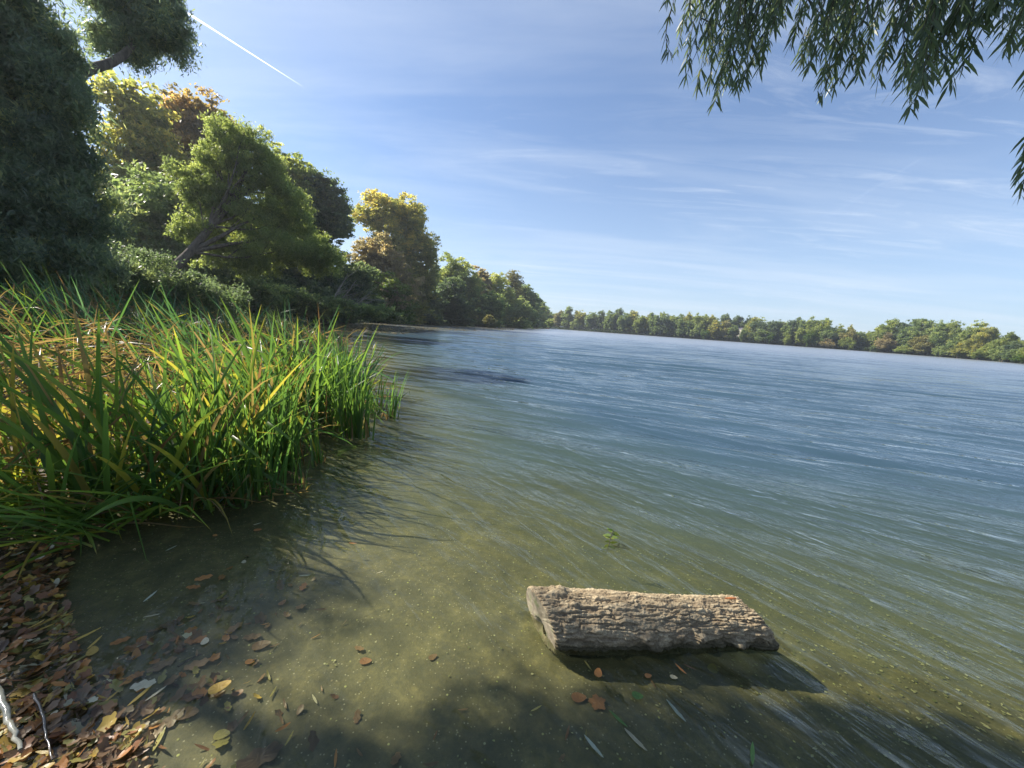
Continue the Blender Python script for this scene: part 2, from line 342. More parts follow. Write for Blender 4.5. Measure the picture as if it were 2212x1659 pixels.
m1 = N(t, 'ShaderNodeMixShader'); t.links.new(turb, m1.inputs[0]); t.links.new(trn.outputs[0], m1.inputs[1]); t.links.new(df.outputs[0], m1.inputs[2])
m2 = N(t, 'ShaderNodeMixShader'); t.links.new(frs, m2.inputs[0]); t.links.new(m1.outputs[0], m2.inputs[1]); t.links.new(gl.outputs[0], m2.inputs[2])
t.links.new(m2.outputs[0], out.inputs[0])
tag(link('lake_water', me, None, [mt]), kind='structure')

# ------------------------------------------------------------------ foliage
def unit(v): return v/(np.linalg.norm(v, axis=-1, keepdims=True)+1e-9)
def leaf_quads(Pc, ax, nr, L, W, tone):
    ax = unit(ax); sd_ = unit(np.cross(ax, nr)); n = len(Pc)
    L = np.broadcast_to(L, (n,))[:, None]; W = np.broadcast_to(W, (n,))[:, None]
    nn = np.cross(sd_, ax)
    v = np.stack([Pc-ax*L*0.5, Pc+sd_*W*0.5-ax*L*0.06+nn*W*0.12, Pc+ax*L*0.5, Pc-sd_*W*0.5-ax*L*0.06+nn*W*0.12], 1).reshape(-1, 3)
    return v, np.arange(n*4).reshape(-1, 4), np.repeat(np.clip(tone, 0, 1), 4)
def sphere_dirs(n):
    return unit(rng.normal(size=(n, 3)))
def crown_points(blobs, cl_r, cover, L, W, fill=0.5, lobes=8, lobe_r=0.42, flat=0.4, shell=0.5, tone_up=0.25, zmin=None):
    """blobs: (centre, radii). Leaves gather in clumps over lobes that sit on each blob."""
    Ps, As, Ns, Ts = [], [], [], []
    zall = [b[0][2]+b[1][2] for b in blobs]; zlo = min(b[0][2]-b[1][2] for b in blobs); zhi = max(zall)
    for c, r in blobs:
        c = np.array(c, float); r = np.array(r, float)
        d = sphere_dirs(lobes); d[:, 2] = d[:, 2]*0.9+0.1
        subs = [(c+d_*r*rng.uniform(0.45, 0.8), r*lobe_r*rng.uniform(0.7, 1.2)) for d_ in d]+[(c, r*0.68)]
        subs += [(c+d_*r*rng.uniform(0.85, 1.08), r*lobe_r*rng.uniform(0.22, 0.42)) for d_ in sphere_dirs(lobes)]
        for cc, rr in subs:
            lt = rng.normal(0, .11)
            area = 4*np.pi*((rr[0]*rr[1])**1.6/3+(rr[0]*rr[2])**1.6/3+(rr[1]*rr[2])**1.6/3)**(1/1.6)
            ncl = max(4, int(area*0.8/(cl_r**2*2.0)))
            cd_ = sphere_dirs(ncl); rad = shell+(1-shell)*rng.random((ncl, 1))**0.6
            cc_ = cc+cd_*rr*rad
            nl = max(3, int(area*cover/(L*W*0.5)/ncl))
            g = rng.normal(size=(ncl, nl, 3))*np.array((1, 1, flat))*cl_r*rng.uniform(0.35, 1.2, (ncl, 1, 1))*0.46
            pp = (cc_[:, None]+g).reshape(-1, 3)
            nrm = unit(np.repeat(unit(cd_/rr*rr.mean()), nl, 0)*0.8+np.array((0, 0, 0.5))+rng.normal(0, 0.55, (ncl*nl, 3)))
            tn = lt+np.repeat(rng.normal(0.42, 0.16, ncl), nl)+rng.normal(0, 0.13, ncl*nl)
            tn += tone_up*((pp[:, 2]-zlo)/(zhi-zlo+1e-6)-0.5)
            Ps.append(pp); Ns.append(nrm); Ts.append(tn)
    Pp = np.concatenate(Ps); Nn = np.concatenate(Ns); T = np.concatenate(Ts)
    if zmin is not None:
        k = Pp[:, 2] > zmin+rng.uniform(0, 0.6, len(Pp)); Pp, Nn, T = Pp[k], Nn[k], T[k]
    return Pp, Nn, T
def make_tree(name, label, blobs, mat, L, W=None, cover=1.3, cl_r=0.6, droop=0.0, base=None, trunk_r=0.3, limbs=10, fill=True,
              cat='tree', group=None, trunk_pts=None, bmat=None, zmin=None, lobes=8, flat=0.42, tone_up=0.25, mat2=None, extra_limbs=(), tone=0.0):
    W = W or L*0.6
    cs = np.array([b[0] for b in blobs]); 
    if base is None: base = np.array((cs[:, 0].mean(), cs[:, 1].mean(), 0.3))
    base = np.array(base, float)
    if bmat is None and trunk_pts is None:
        for _ in range(60):                  # the trunk stands on dry land, a little behind the waterline
            if lake_sd(base[None, 0], base[None, 1])[0] < -0.8: break
            base[:2] += base[:2]/np.linalg.norm(base[:2])*0.6
    root = empty(name, base); tag(root, label, cat, group)
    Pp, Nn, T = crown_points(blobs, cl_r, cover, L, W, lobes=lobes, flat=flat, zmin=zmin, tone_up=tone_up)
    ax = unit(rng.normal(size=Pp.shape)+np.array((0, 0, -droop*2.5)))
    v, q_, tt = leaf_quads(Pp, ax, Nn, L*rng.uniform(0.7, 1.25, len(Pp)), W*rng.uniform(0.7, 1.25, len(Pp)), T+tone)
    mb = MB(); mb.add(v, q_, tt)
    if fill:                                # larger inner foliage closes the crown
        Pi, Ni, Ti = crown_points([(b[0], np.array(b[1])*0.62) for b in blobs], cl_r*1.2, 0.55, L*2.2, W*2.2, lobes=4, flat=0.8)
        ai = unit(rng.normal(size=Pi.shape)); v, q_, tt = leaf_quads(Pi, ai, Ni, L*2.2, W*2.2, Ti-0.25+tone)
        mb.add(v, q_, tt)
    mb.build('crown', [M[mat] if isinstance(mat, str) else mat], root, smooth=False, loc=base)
    tb = MB()
    top = np.array(max(blobs, key=lambda b: b[0][2])[0])
    if trunk_pts is None:
        tp = limb(tb, base-np.array((0, 0, 0.5)), top*0.8+base*0.2, trunk_r, trunk_r*0.35, 0.05, 9, 9)
    else:
        tp = np.asarray(trunk_pts, float); k = len(tp)
        tube(tb, tp, np.linspace(trunk_r, trunk_r*0.35, k), 9)
    for i in range(limbs):
        b = blobs[i % len(blobs)]; tgt = np.array(b[0])+sphere_dirs(1)[0]*np.array(b[1])*0.75
        st = tp[rng.integers(max(1, len(tp)//3), len(tp)-1)]
        pp = limb(tb, st, tgt, trunk_r*0.3, trunk_r*0.04, 0.12, 7, 6)
        for _ in range(2):
            limb(tb, pp[rng.integers(2, 5)], np.array(b[0])+sphere_dirs(1)[0]*np.array(b[1])*0.9, trunk_r*0.12, trunk_r*0.02, 0.12, 5, 5)
    for a_, b_, ra_, rb_ in extra_limbs: limb(tb, a_, b_, ra_, rb_, 0.05, 8, 8)
    tb.build('trunk', [bmat or bark], root, loc=base)
    return root
def blobs_px(D, lst, depth=0.9):
    o = []
    for e in lst:
        X, Y, rx, ry = e[:4]; D_ = D+(e[4] if len(e) > 4 else 0)
        c = P(X, Y, D_); s = pxm(D_, X, Y); o.append((c, (rx*s, max(rx, ry)*s*depth*0.9, ry*s)))
    return o

# the dark willow on the near left bank, its leaning limb and unseen boughs added to shade the foreground
A = blobs_px(17.5, [(-30, 10, 150, 110), (50, 60, 100, 90), (120, 120, 50, 50), (40, 190, 140, 110), (120, 230, 75, 80), (20, 340, 160, 110), (150, 350, 70, 80), (80, 460, 150, 90), (185, 460, 55, 70), (-120, 420, 160, 160), (-40, 550, 200, 70), (-90, 610, 170, 60), (150, 555, 100, 60)], 0.6)
A += blobs_px(21, [(305, 20, 100, 70), (275, 85, 75, 52), (350, 65, 60, 58), (235, -20, 60, 45)], 0.8)
A += [((-15.6, 9.2, 6.4), (2.6, 1.6, 1.6)), ((-5.6, 3.44, 7.0), (3.0, 0.75, 0.3)), ((-4.3, 3.30, 6.9), (2.4, 0.6, 0.3)), ((-5.4, 3.28, 7.1), (2.6, 0.7, 0.25)), ((-3.2, 3.26, 7.0), (2.4, 0.6, 0.3)), ((-9.75, 4.35, 7.0), (0.9, 0.6, 0.3)), ((-4.6, 3.26, 7.2), (3.3, 0.65, 0.2)), ((-4.4, 3.1, 7.3), (3.6, 0.6, 0.2))]  # out-of-view foliage, added so its shade falls on foreground and back reeds
bA = P(30, 560, 19.5); bA[2] = 0.5
make_tree('willow_tree', 'large dark willow on the near left bank, its leafy limb leaning out over the water', A, 'willow_dark', 0.19, 0.042, 1.5, 0.42, 0.35,
          base=bA, trunk_r=0.28, trunk_pts=[bA-np.array((0, 0, .5)), P(40, 420, 18.8), P(30, 250, 18.8), P(40, 60, 18.3), P(60, -60, 18)], limbs=10, lobes=9, flat=1.0, zmin=0.3, tone_up=0.1, group=None,
          extra_limbs=[(P(80, 260, 18.6), P(150, 168, 19.5), 0.19, 0.17), (P(150, 168, 19.5), P(268, 118, 20.5), 0.17, 0.12), (P(268, 118, 20.5), P(330, 40, 21), 0.12, 0.04), (P(-40, 100, 17), np.array((-15.5, 5.5, 7.4)), 0.14, 0.1), (np.array((-15.5, 5.5, 7.4)), np.array((-6.6, 3.1, 6.9)), 0.10, 0.04)])
rng = np.random.default_rng(27)
# left bank, one tree after another into the distance
TB = [
 ('chestnut_tree', 'tall yellow green tree, first one right of the dark willow', 58, [(270,212,52,42),(305,262,62,52),(262,310,52,58),(330,330,45,50),(255,410,60,60)], 'yellow_green', .42, dict(cover=.85, cl_r=.85, tone_up=.5)),
 ('chestnut_tree', 'orange brown tree standing tall between the yellow green tree and pale willow', 62, [(395,252,48,48),(450,268,52,42),(385,320,55,55),(440,335,55,50),(490,300,30,30)], 'orange', .42, dict(cover=.95, cl_r=.9, tone_up=.25, tone=-.12)),
 ('willow_tree', 'pale green willow leaning right over the bank with a dark forked trunk', 36, [(500,300,52,42),(550,320,42,42),(470,340,40,45),(515,380,68,52),(585,390,52,52),(470,420,55,50),(620,440,50,50),(540,470,75,45),(640,500,60,50),(430,500,50,45),(590,540,90,40),(520,560,80,35),(420,400,45,50),(680,560,60,40)], 'olive', .22, dict(W=.07, cover=.9, cl_r=.45, droop=.35, flat=.9, zmin=.5, tone=-.12)),
 ('maple_tree', 'leafy green tree filling the shade beneath the orange brown crown', 48, [(330,450,95,75),(260,520,85,65),(400,520,95,65),(320,600,120,60),(450,600,110,55)], 'green', .30, dict(cover=1.0, cl_r=.7)),
 ('alder_tree', 'green tree with a rounded top directly right of the pale willow', 62, [(620,365,52,45),(655,405,42,45),(610,420,60,50),(670,470,50,55)], 'olive', .36, dict(cover=1.1, cl_r=.7)),
 ('oak_tree', 'dark green tree with a ragged crest and a small gap of sky low down', 60, [(700,405,28,28),(715,450,35,45),(680,480,60,50),(738,480,22,40),(660,560,70,60),(700,620,60,45)], 'dark', .36, dict(cover=1.25, cl_r=.7)),
 ('oak_tree', 'dark bushy tree low on the bank behind the tall reeds', 52, [(600,560,75,60),(560,620,90,45),(650,630,70,40)], 'dark', .34, dict(cover=1.2, cl_r=.7)),
 ('poplar_tree', 'tall tree with a yellow crown and dark green right side, highest of the middle bank', 92, [(835,462,55,36),(885,470,38,36),(795,470,30,28),(895,530,45,48),(928,545,20,38),(850,520,60,55)], 'yellow_green', .45, dict(cover=.95, cl_r=.95, tone_up=.7)),
 ('maple_tree', 'rust tinted round tree in front of the tall yellow crowned tree', 84, [(812,545,44,38),(845,590,55,48),(790,600,45,48),(820,640,75,42)], 'brown', .42, dict(cover=1.1, cl_r=.8, tone_up=.4)),
 ('shore_tree', 'sunlit bright green low tree at the foot of the rust tinted tree', 80, [(838,630,42,32),(868,655,34,26),(800,640,30,26)], 'bright', .36, dict(cover=1.0, cl_r=.8)),
 ('oak_tree', 'deep shaded green tree right of the rust tinted tree', 98, [(900,600,38,45),(925,640,38,40),(890,660,40,28)], 'dark', .45, dict(cover=1.3, cl_r=.8)),
 ('yew_tree', 'nearly black green tree at the waterline left of the olive crowned tree', 106, [(965,640,36,40),(990,665,36,28),(945,665,30,28)], 'dark', .45, dict(cover=1.4, cl_r=.8, tone=-.2)),
 ('oak_tree', 'olive crowned oak rising behind the nearly black green tree', 125, [(985,585,36,36),(1005,610,34,40),(965,610,28,35)], 'olive', .52, dict(cover=1.3, cl_r=1.0)),
 ('beech_tree', 'slim brownish tree immediately right of the olive crowned oak', 138, [(1036,600,18,24),(1045,625,20,28),(1026,635,18,28)], 'brown', .52, dict(cover=1.2, cl_r=.9)),
 ('alder_tree', 'mid green tree at the water between brownish tree and thin yellow tree', 122, [(1035,655,34,34),(1062,665,32,30),(1015,670,25,24)], 'green', .5, dict(cover=1.3, cl_r=.9)),
 ('lime_tree', 'yellow green broad tree left of the thin yellow crown', 150, [(1072,615,24,22),(1090,640,28,28),(1062,640,24,26)], 'olive', .55, dict(cover=1.3, cl_r=1.0, tone=.25)),
 ('poplar_tree', 'thin airy yellow tree poking above the receding left bank', 160, [(1108,597,17,11),(1100,612,15,10),(1118,615,14,12)], 'yellow', .5, dict(cover=.6, cl_r=.8)),
 ('alder_tree', 'grey green tree overhanging the water below the thin yellow tree', 152, [(1098,665,30,30),(1122,675,28,24),(1078,680,20,18)], 'light_willow', .55, dict(cover=1.3, cl_r=1.0)),
 ('oak_tree', 'green oak right of the thin yellow tree on the receding bank', 175, [(1132,628,16,14),(1125,645,24,24),(1142,655,22,26)], 'green', .6, dict(cover=1.3, cl_r=1.1)),
 ('oak_tree', 'dark green tree near the far end of the left bank', 205, [(1152,660,18,24),(1145,682,20,20)], 'green', .65, dict(cover=1.4, cl_r=1.2, tone=-.1)),
 ('maple_tree', 'small yellowish topped tree, second to last on the left bank', 240, [(1168,668,13,17),(1162,688,16,14)], 'olive', .7, dict(cover=1.4, cl_r=1.2)),
 ('oak_tree', 'last dark tree where the left bank meets the far shore', 285, [(1180,678,10,15),(1176,692,13,11)], 'green', .8, dict(cover=1.4, cl_r=1.3)),
 ('shore_bush', 'golden yellow bush at the waterline under the receding left bank', 112, [(1058,690,13,9)], 'yellow', .35, dict(cover=1.2, cl_r=.5, limbs=3, cat='bush')),
 ('shore_bush', 'small pale tuft shrub at the waterline below the bright green tree', 79, [(868,690,11,9),(858,695,8,6)], 'light_willow', .3, dict(cover=1.2, cl_r=.4, limbs=3, cat='bush', tone=.3)),
 ('shore_bush', 'tawny bush at the waterline nearer the end of the left bank', 165, [(1118,692,13,9)], 'yellow_green', .45, dict(cover=1.2, cl_r=.6, limbs=3, cat='bush')),
 ('shore_bush', 'olive bush overhanging the end of the left bank by the boats', 260, [(1187,697,9,9)], 'olive', .6, dict(cover=1.3, cl_r=.9, limbs=3, cat='bush')),
 ('thicket', 'dark thicket behind the grey fallen branches', 66, [(740,640,50,42),(770,600,38,40),(720,670,45,26),(785,665,40,26)], 'dark', .36, dict(cover=1.2, cl_r=.7, cat='bush')),
 ('thicket', 'dark bushes hanging to the water behind the reed tips', 46, [(680,665,50,26),(740,672,45,22),(800,676,45,18),(610,650,60,34)], 'green', .3, dict(cover=1.2, cl_r=.55, cat='bush')),
 ('thicket', 'tall shaded trees far behind the pale willow', 70, [(300,520,120,90),(480,520,130,90),(620,560,100,80),(400,400,110,80)], 'green', .45, dict(cover=1.1, cl_r=.9, cat='trees')),
 ('thicket', 'shaded green thicket between the dark willow and the reeds', 24, [(250,600,120,70),(100,590,110,70),(400,640,100,45)], 'dark', .12, dict(W=.05, cover=1.0, cl_r=.4, flat=.9, cat='bush')),
]
for nm, lb, D, bl, mt_, L, kw in TB:
    kw = dict(kw); iw = 1.05 if lb.startswith('pale green') else 1.16; bl_w = [(c, (r[0]*iw, r[1]*iw, r[2]*iw)) for c, r in blobs_px(D, bl)]
    if D > 45 and kw.get('cat') != 'bush':   # low boughs reach down to the bank
        cc_ = np.mean([b[0] for b in bl_w], 0); w_ = max(abs(b[0][0]-cc_[0])+b[1][0] for b in bl_w)*0.8
        zlow = min(b[0][2]-b[1][2]*0.6 for b in bl_w); hz = max(zlow*0.55, 1.2)
        for k_ in (-.55, .05, .6): bl_w.append((np.array((cc_[0]+k_*w_, cc_[1]+abs(k_)*2, hz)), (w_*.55, w_*.5, hz*1.1)))
    if lb.startswith('pale green willow'):
        tp = np.array([P(338, 640, 34), P(365, 590, 34), P(410, 545, 34.5), P(455, 490, 35), P(505, 430, 35.5), P(530, 370, 36)])
        tp[0][2] = 0.2
        kw['extra_limbs'] = [(tp[2], P(560, 468, 35), .2, .05), (tp[3], P(470, 370, 35.5), .18, .05), (tp[2], P(600, 510, 35), .18, .05), (tp[4], P(590, 380, 36), .14, .04), (tp[4], P(545, 330, 36), .12, .03)]
        make_tree(nm, lb, bl_w, mt_, L, trunk_pts=tp, base=tp[0], trunk_r=.36, limbs=9, fill=False, **kw)
    else:
        kw.setdefault('limbs', 8)
        make_tree(nm, lb, bl_w, mt_, L, trunk_r=0.15+0.03*len(bl), **kw)

rng = np.random.default_rng(26)
# far shore: prototypes built once, then copied tree by tree
def proto_tree(kind, seed):
    if kind == 'round': bl = [((0,0,.62),(.34,.34,.30)), ((.2,.1,.5),(.26,.26,.26)), ((-.22,-.05,.48),(.26,.26,.26)), ((0,0,.3),(.40,.38,.24))]
    if kind == 'tall': bl = [((0,0,.78),(.20,.20,.20)), ((.06,0,.58),(.26,.26,.24)), ((-.08,.05,.45),(.27,.27,.25)), ((0,0,.25),(.32,.3,.22))]
    if kind == 'broad': bl = [((-.2,0,.66),(.28,.28,.24)), ((.25,0,.68),(.28,.28,.26)), ((0,.1,.5),(.42,.36,.28)), ((-.1,0,.26),(.46,.4,.22)), ((.25,0,.3),(.3,.3,.22))]
    if kind == 'leaning': bl = [((.14,0,.76),(.24,.24,.20)), ((.02,0,.6),(.26,.26,.24)), ((-.14,0,.42),(.28,.28,.26)), ((0,0,.22),(.36,.32,.2))]
    if kind == 'bush': bl = [((0,0,.45),(.5,.45,.42)), ((.35,0,.35),(.35,.35,.32)), ((-.35,0,.32),(.35,.35,.3))]
    return bl
PR = {}
def get_proto(kind, mat):
    if (kind, mat) in PR: return PR[(kind, mat)]
    bl = [(np.array(c)*16, np.array(r)*16) for c, r in proto_tree(kind, 0)]
    Pp, Nn, T = crown_points(bl, 1.15, 1.25, .6, .4, lobes=8, lobe_r=.4, flat=.5)
    ax = unit(rng.normal(size=Pp.shape)); v, q_, tt = leaf_quads(Pp, ax, Nn, .62, .42, T)
    me_c = np_mesh('crown', v, q_, tt); me_c.materials.append(M[mat])
    tb = MB(); tp = limb(tb, (0, 0, -1), (0.3, 0, 12 if kind != 'bush' else 6), .35, .12, .03, 7, 6)
    for i in range(6):
        b = bl[i % len(bl)]; limb(tb, tp[rng.integers(2, 5)], np.array(b[0])+sphere_dirs(1)[0]*np.array(b[1])*.6, .13, .03, .08, 5, 5)
    me_t = np_mesh('trunk', np.concatenate(tb.v), np.concatenate(tb.q), np.concatenate(tb.t), True); me_t.materials.append(bark)
    PR[(kind, mat)] = (me_c, me_t); return PR[(kind, mat)]
COLN = dict(green='green', dark='dark green', olive='olive green', yellow_green='yellowish green', orange='orange brown', brown='brownish', light_willow='pale grey green', yellow='yellow', bright='bright green')
KN = dict(round='round', tall='tall narrow', broad='broad', leaning='leaning', bush='low')
def far_dist(X):
    xs = [1190, 1290, 1404, 1550, 1700, 1900, 2100, 2212, 2300]; d = [338, 322, 306, 302, 303, 297, 272, 232, 200]
    return float(np.interp(X, xs, d))
FAR = []          # X, top Y, half width px, kind, colour, extra distance
front = [
 (1203,668,15,'round','yellow',6),(1222,660,14,'tall','green',2),(1248,668,17,'broad','yellow_green',4),(1240,690,12,'bush','light_willow',-3),
 (1272,672,15,'round','green',2),(1292,668,13,'tall','dark',4),(1310,668,14,'round','green',1),(1330,663,15,'tall','dark',7),(1345,673,15,'round','green',0),
 (1362,668,14,'tall','yellow_green',6),(1378,678,13,'round','olive',0),(1395,674,14,'round','yellow_green',8),(1408,676,16,'broad','green',2),(1432,682,17,'round','dark',0),
 (1425,670,13,'round','olive',8),(1448,678,15,'round','olive',5),(1462,685,16,'broad','green',0),(1486,690,16,'round','green',0),(1478,672,15,'round','yellow_green',9),
 (1508,676,17,'broad','olive',6),(1500,702,14,'bush','light_willow',-2),(1530,678,16,'round','yellow_green',8),(1545,690,16,'round','yellow_green',2),(1520,710,13,'bush','bright',-3),
 (1563,690,14,'tall','yellow',3),(1580,700,13,'round','green',1),(1622,682,12,'tall','yellow_green',6),(1603,708,9,'bush','green',-4),(1612,694,13,'round','olive',14),(1634,690,18,'broad','dark',2),(1640,708,18,'broad','green',-2),
 (1665,692,18,'round','dark',3),(1660,716,13,'bush','bright',-3),(1690,700,17,'round','green',2),(1704,688,15,'tall','dark',8),(1700,722,12,'bush','olive',-2),
 (1728,704,15,'round','olive',0),(1724,686,16,'broad','green',8),(1752,712,13,'bush','bright',-3),(1762,684,24,'broad','olive',3),(1775,704,20,'round','green',0),(1788,732,17,'bush','brown',-4),
 (1808,700,14,'tall','olive',4),(1800,712,15,'round','dark',2),(1832,710,17,'round','yellow',1),(1834,700,13,'round','yellow_green',9),(1830,728,16,'bush','olive',-3),(1852,718,15,'round','dark',3),
 (1872,712,16,'round','olive',6),(1888,708,15,'round','green',7),(1908,688,22,'leaning','olive',2),(1915,722,24,'bush','brown',-3),(1935,712,18,'round','dark',3),(1900,742,14,'bush','green',-5),
 (1972,682,24,'leaning','green',3),(1952,690,20,'broad','dark',7),(1955,748,22,'bush','olive',-5),(1992,724,20,'tall','yellow',-1),(2008,690,22,'broad','light_willow',5),(2035,694,22,'round','green',3),
 (2038,748,18,'bush','light_willow',-3),(2055,686,20,'round','olive',5),(2075,720,20,'round','green',0),(2098,692,22,'tall','olive',0),(2085,740,22,'bush','yellow_green',-4),(2120,700,24,'leaning','yellow_green',1),
 (2128,752,20,'bush','olive',-5),(2150,734,18,'round','olive',2),(2175,712,18,'round','olive',6),(2170,748,20,'bush','light_willow',-3),(2200,735,20,'round','dark',2),(2205,752,22,'bush','green',-3),(2235,720,24,'broad','olive',3),(2225,765,22,'bush','bright',-5),(2265,715,26,'round','green',0),(2300,712,28,'broad','dark',2),(2340,715,28,'round','olive',0),(2385,718,32,'broad','green',2),(2440,722,36,'round','dark',0),(2500,725,40,'broad','olive',0),(2570,730,44,'round','green',0)]
for X in range(1196, 2240, 26):            # the wood behind, one row back
    topY = float(np.interp(X, [1190, 1400, 1600, 1720, 1850, 1960, 2100, 2212], [674, 676, 680, 692, 716, 704, 706, 738]))+rng.uniform(-3, 6)
    front.append((X+rng.uniform(-5, 5), topY, 17, ['round', 'tall', 'broad'][rng.integers(3)], ['green', 'dark', 'olive', 'dark', 'olive'][rng.integers(5)], 20))
for X, tY, hw, kd, cl_, dx in front:
    D = far_dist(X)+dx; b = P(X, 740, D); dd_ = ray(X, tY); top = CH+D*dd_[2]/math.hypot(dd_[0], dd_[1])
    FAR.append([X, max(top-0.3, 3), hw*pxm(D, X, tY), kd, cl_, dx, b[0], b[1]])
zone = lambda X: 'left of the white house' if X < 1560 else ('by the white house' if X < 1650 else ('right of the white house' if X < 1860 else 'near the right edge'))
rows = {}
for f in FAR: rows.setdefault((f[3], f[4], zone(f[0]), f[5] >= 12), []).append(f)
ORD = ['leftmost such', 'second such', 'third such', 'fourth such', 'fifth such', 'sixth such', 'seventh such']
for key, fs in rows.items():
    fs.sort(key=lambda f: f[0])
    for i, f in enumerate(fs):
        X, hgt_, hw, kd, cl_, dx, bx, by = f
        what = 'bush' if kd == 'bush' else 'tree'
        pos = '' if len(fs) == 1 else ', '+ORD[min(i, 6)]
        lb = f'{KN[kd]} {COLN[cl_]} {what}, {"back row" if dx >= 12 else "far shore"}, {key[2]}{pos}'
        root = empty('far_bush' if what == 'bush' else 'far_tree', (bx, by, 0.35)); tag(root, lb, what, 'bushes along the far shore' if what == 'bush' else 'trees along the far shore')
        mc, mtk = get_proto(kd, cl_)
        wref = {'round': .44, 'tall': .31, 'broad': .50, 'leaning': .38, 'bush': .62}[kd]*16; href = {'round': .95, 'tall': 1.0, 'broad': .96, 'leaning': .98, 'bush': .87}[kd]*16
        sx = hw/wref; sz = hgt_/href
        az = math.atan2(bx, by); ang = 0 if kd == 'leaning' else rng.uniform(0, 6.28)
        root.rotation_euler.z = ang-az if kd == 'leaning' else ang; root.scale = (sx, sx, sz)
        for nme, mesh in (('crown', mc), ('trunk', mtk)):
            o = bpy.data.objects.new(nme, mesh); COL.objects.link(o); o.parent = root


# tall undergrowth along the left bank and under its trees (nobody could count it)
def undergrowth():
    n = 52000
    t_ = rng.random(n)**1.7; t_[26000:] = rng.uniform(.2, 1, 26000); pts = SH[8:24]; seg = np.cumsum([0]+[np.linalg.norm(pts[i+1]-pts[i]) for i in range(len(pts)-1)])
    s = t_*seg[-1]; xx = np.interp(s, seg, pts[:, 0]); yy = np.interp(s, seg, pts[:, 1])
    back = rng.random(n)**1.3*np.clip(4+s*0.12, 3, 22)-0.2
    nx = xx/np.hypot(xx, yy); ny = yy/np.hypot(xx, yy); lf = np.where(s < seg[8], 1.0, 0.0); nx, ny = nx*np.where(lf > 0, .6, 1)-.8*lf, ny*np.where(lf > 0, .6, 1)+.1*lf
    nn_ = np.hypot(nx, ny); x_ = xx+nx/nn_*back; y_ = yy+ny/nn_*back
    h = rng.uniform(0.3, 1.0, n)*np.clip(0.4+back*0.25, .4, 1.6); z_ = np.maximum(height(x_, y_), 0)+h*0.5
    L_ = np.clip(np.hypot(x_, y_)*0.012, 0.15, .9); L_ = np.where(s > seg[9], 2.0, L_)
    Pc = np.stack([x_, y_, z_+L_*0.2], -1)
    ax = unit(rng.normal(0, .5, (n, 3))+np.array((0, 0, 1.1))); nr = unit(rng.normal(size=(n, 3)))
    v, q_, tt = leaf_quads(Pc, ax, nr, L_*1.9, L_*0.55, rng.normal(.45, .2, n))
    mb = MB(); mb.add(v, q_, tt); o = mb.build('bank_undergrowth', leaf_mat('undergrowth_leaves', [(0, (.025, .04, .02)), (.6, (.05, .075, .03)), (1, (.10, .12, .045))], .35), None, False); tag(o, 'dark green undergrowth along the left bank under the trees', 'undergrowth', kind='stuff')
undergrowth()

# ------------------------------------------------------------------ reeds
rng = np.random.default_rng(21)
M['reed'] = leaf_mat('reed_blades', [(0.0, (0.10, 0.055, 0.03)), (0.12, (0.20, 0.14, 0.07)), (0.22, (0.17, 0.13, 0.05)), (0.34, (0.24, 0.22, 0.035)), (0.42, (0.12, 0.18, 0.03)), (0.6, (0.075, 0.135, 0.03)), (0.85, (0.035, 0.085, 0.032)), (1.0, (0.06, 0.115, 0.07))], 0.52, 0.35, 0.4, 2.3)
def blades(bx, by, bz, L, W, az, th0, curl, kink, kang, tone, rows=9, twist=None):
    """curved strap leaves: a V-folded strip swept along an arc, some snapped over at a kink"""
    n = len(bx); s = np.linspace(0, 1, rows)
    th = th0[:, None]+curl[:, None]*s[None]**1.6*1.6+kang[:, None]*(s[None] > kink[:, None])
    th = np.minimum(th, 2.9)
    ds = L[:, None]/(rows-1)
    r = np.concatenate([np.zeros((n, 1)), np.cumsum(np.sin(th[:, :-1])*ds, 1)], 1)
    h = np.concatenate([np.zeros((n, 1)), np.cumsum(np.cos(th[:, :-1])*ds, 1)], 1)
    ca, sa = np.cos(az)[:, None], np.sin(az)[:, None]
    px, py, pz = bx[:, None]+r*sa, by[:, None]+r*ca, np.maximum(bz[:, None]+h, 0.012)
    w = W[:, None]*0.5*np.interp(s, [0, .15, .7, .93, 1], [.75, 1, .8, .35, .02])[None]
    tw = (twist[:, None] if twist is not None else 0)+s[None]*0.6
    # across direction: horizontal normal to azimuth, twisted towards the blade's own normal
    ax_ = np.stack([ca*np.ones_like(s)[None], -sa*np.ones_like(s)[None], np.zeros((n, rows))], -1)
    nb = np.stack([np.cos(th)*sa, np.cos(th)*ca, -np.sin(th)], -1)
    a_ = ax_*np.cos(tw)[..., None]+nb*np.sin(tw)[..., None]; b_ = np.cross(a_, np.stack([np.sin(th)*sa, np.sin(th)*ca, np.cos(th)], -1))
    c_ = np.stack([px, py, pz], -1)
    v = np.stack([c_-a_*w[..., None], c_+b_*w[..., None]*0.35, c_+a_*w[..., None]], 2)   # n, rows, 3, 3
    base = np.arange(n)[:, None, None]*rows*3+np.arange(rows-1)[None, :, None]*3+np.arange(2)[None, None, :]
    q_ = np.stack([base, base+1, base+4, base+3], -1).reshape(-1, 4)
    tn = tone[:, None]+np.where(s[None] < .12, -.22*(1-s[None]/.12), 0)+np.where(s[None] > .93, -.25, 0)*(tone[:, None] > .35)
    return v.reshape(-1, 3), q_, np.repeat(np.clip(tn, 0, 1).reshape(-1), 3)
RB = np.array([(-3.9, 1.9), (-3.0, 2.12), (-2.55, 2.6), (-2.0, 3.0), (-2.3, 3.6), (-2.35, 4.6), (-2.4, 6.0), (-3.0, 7.8), (-4.2, 9.6), (-6.5, 11.5), (-14, 11), (-14, 3), (-8, 1.6)])
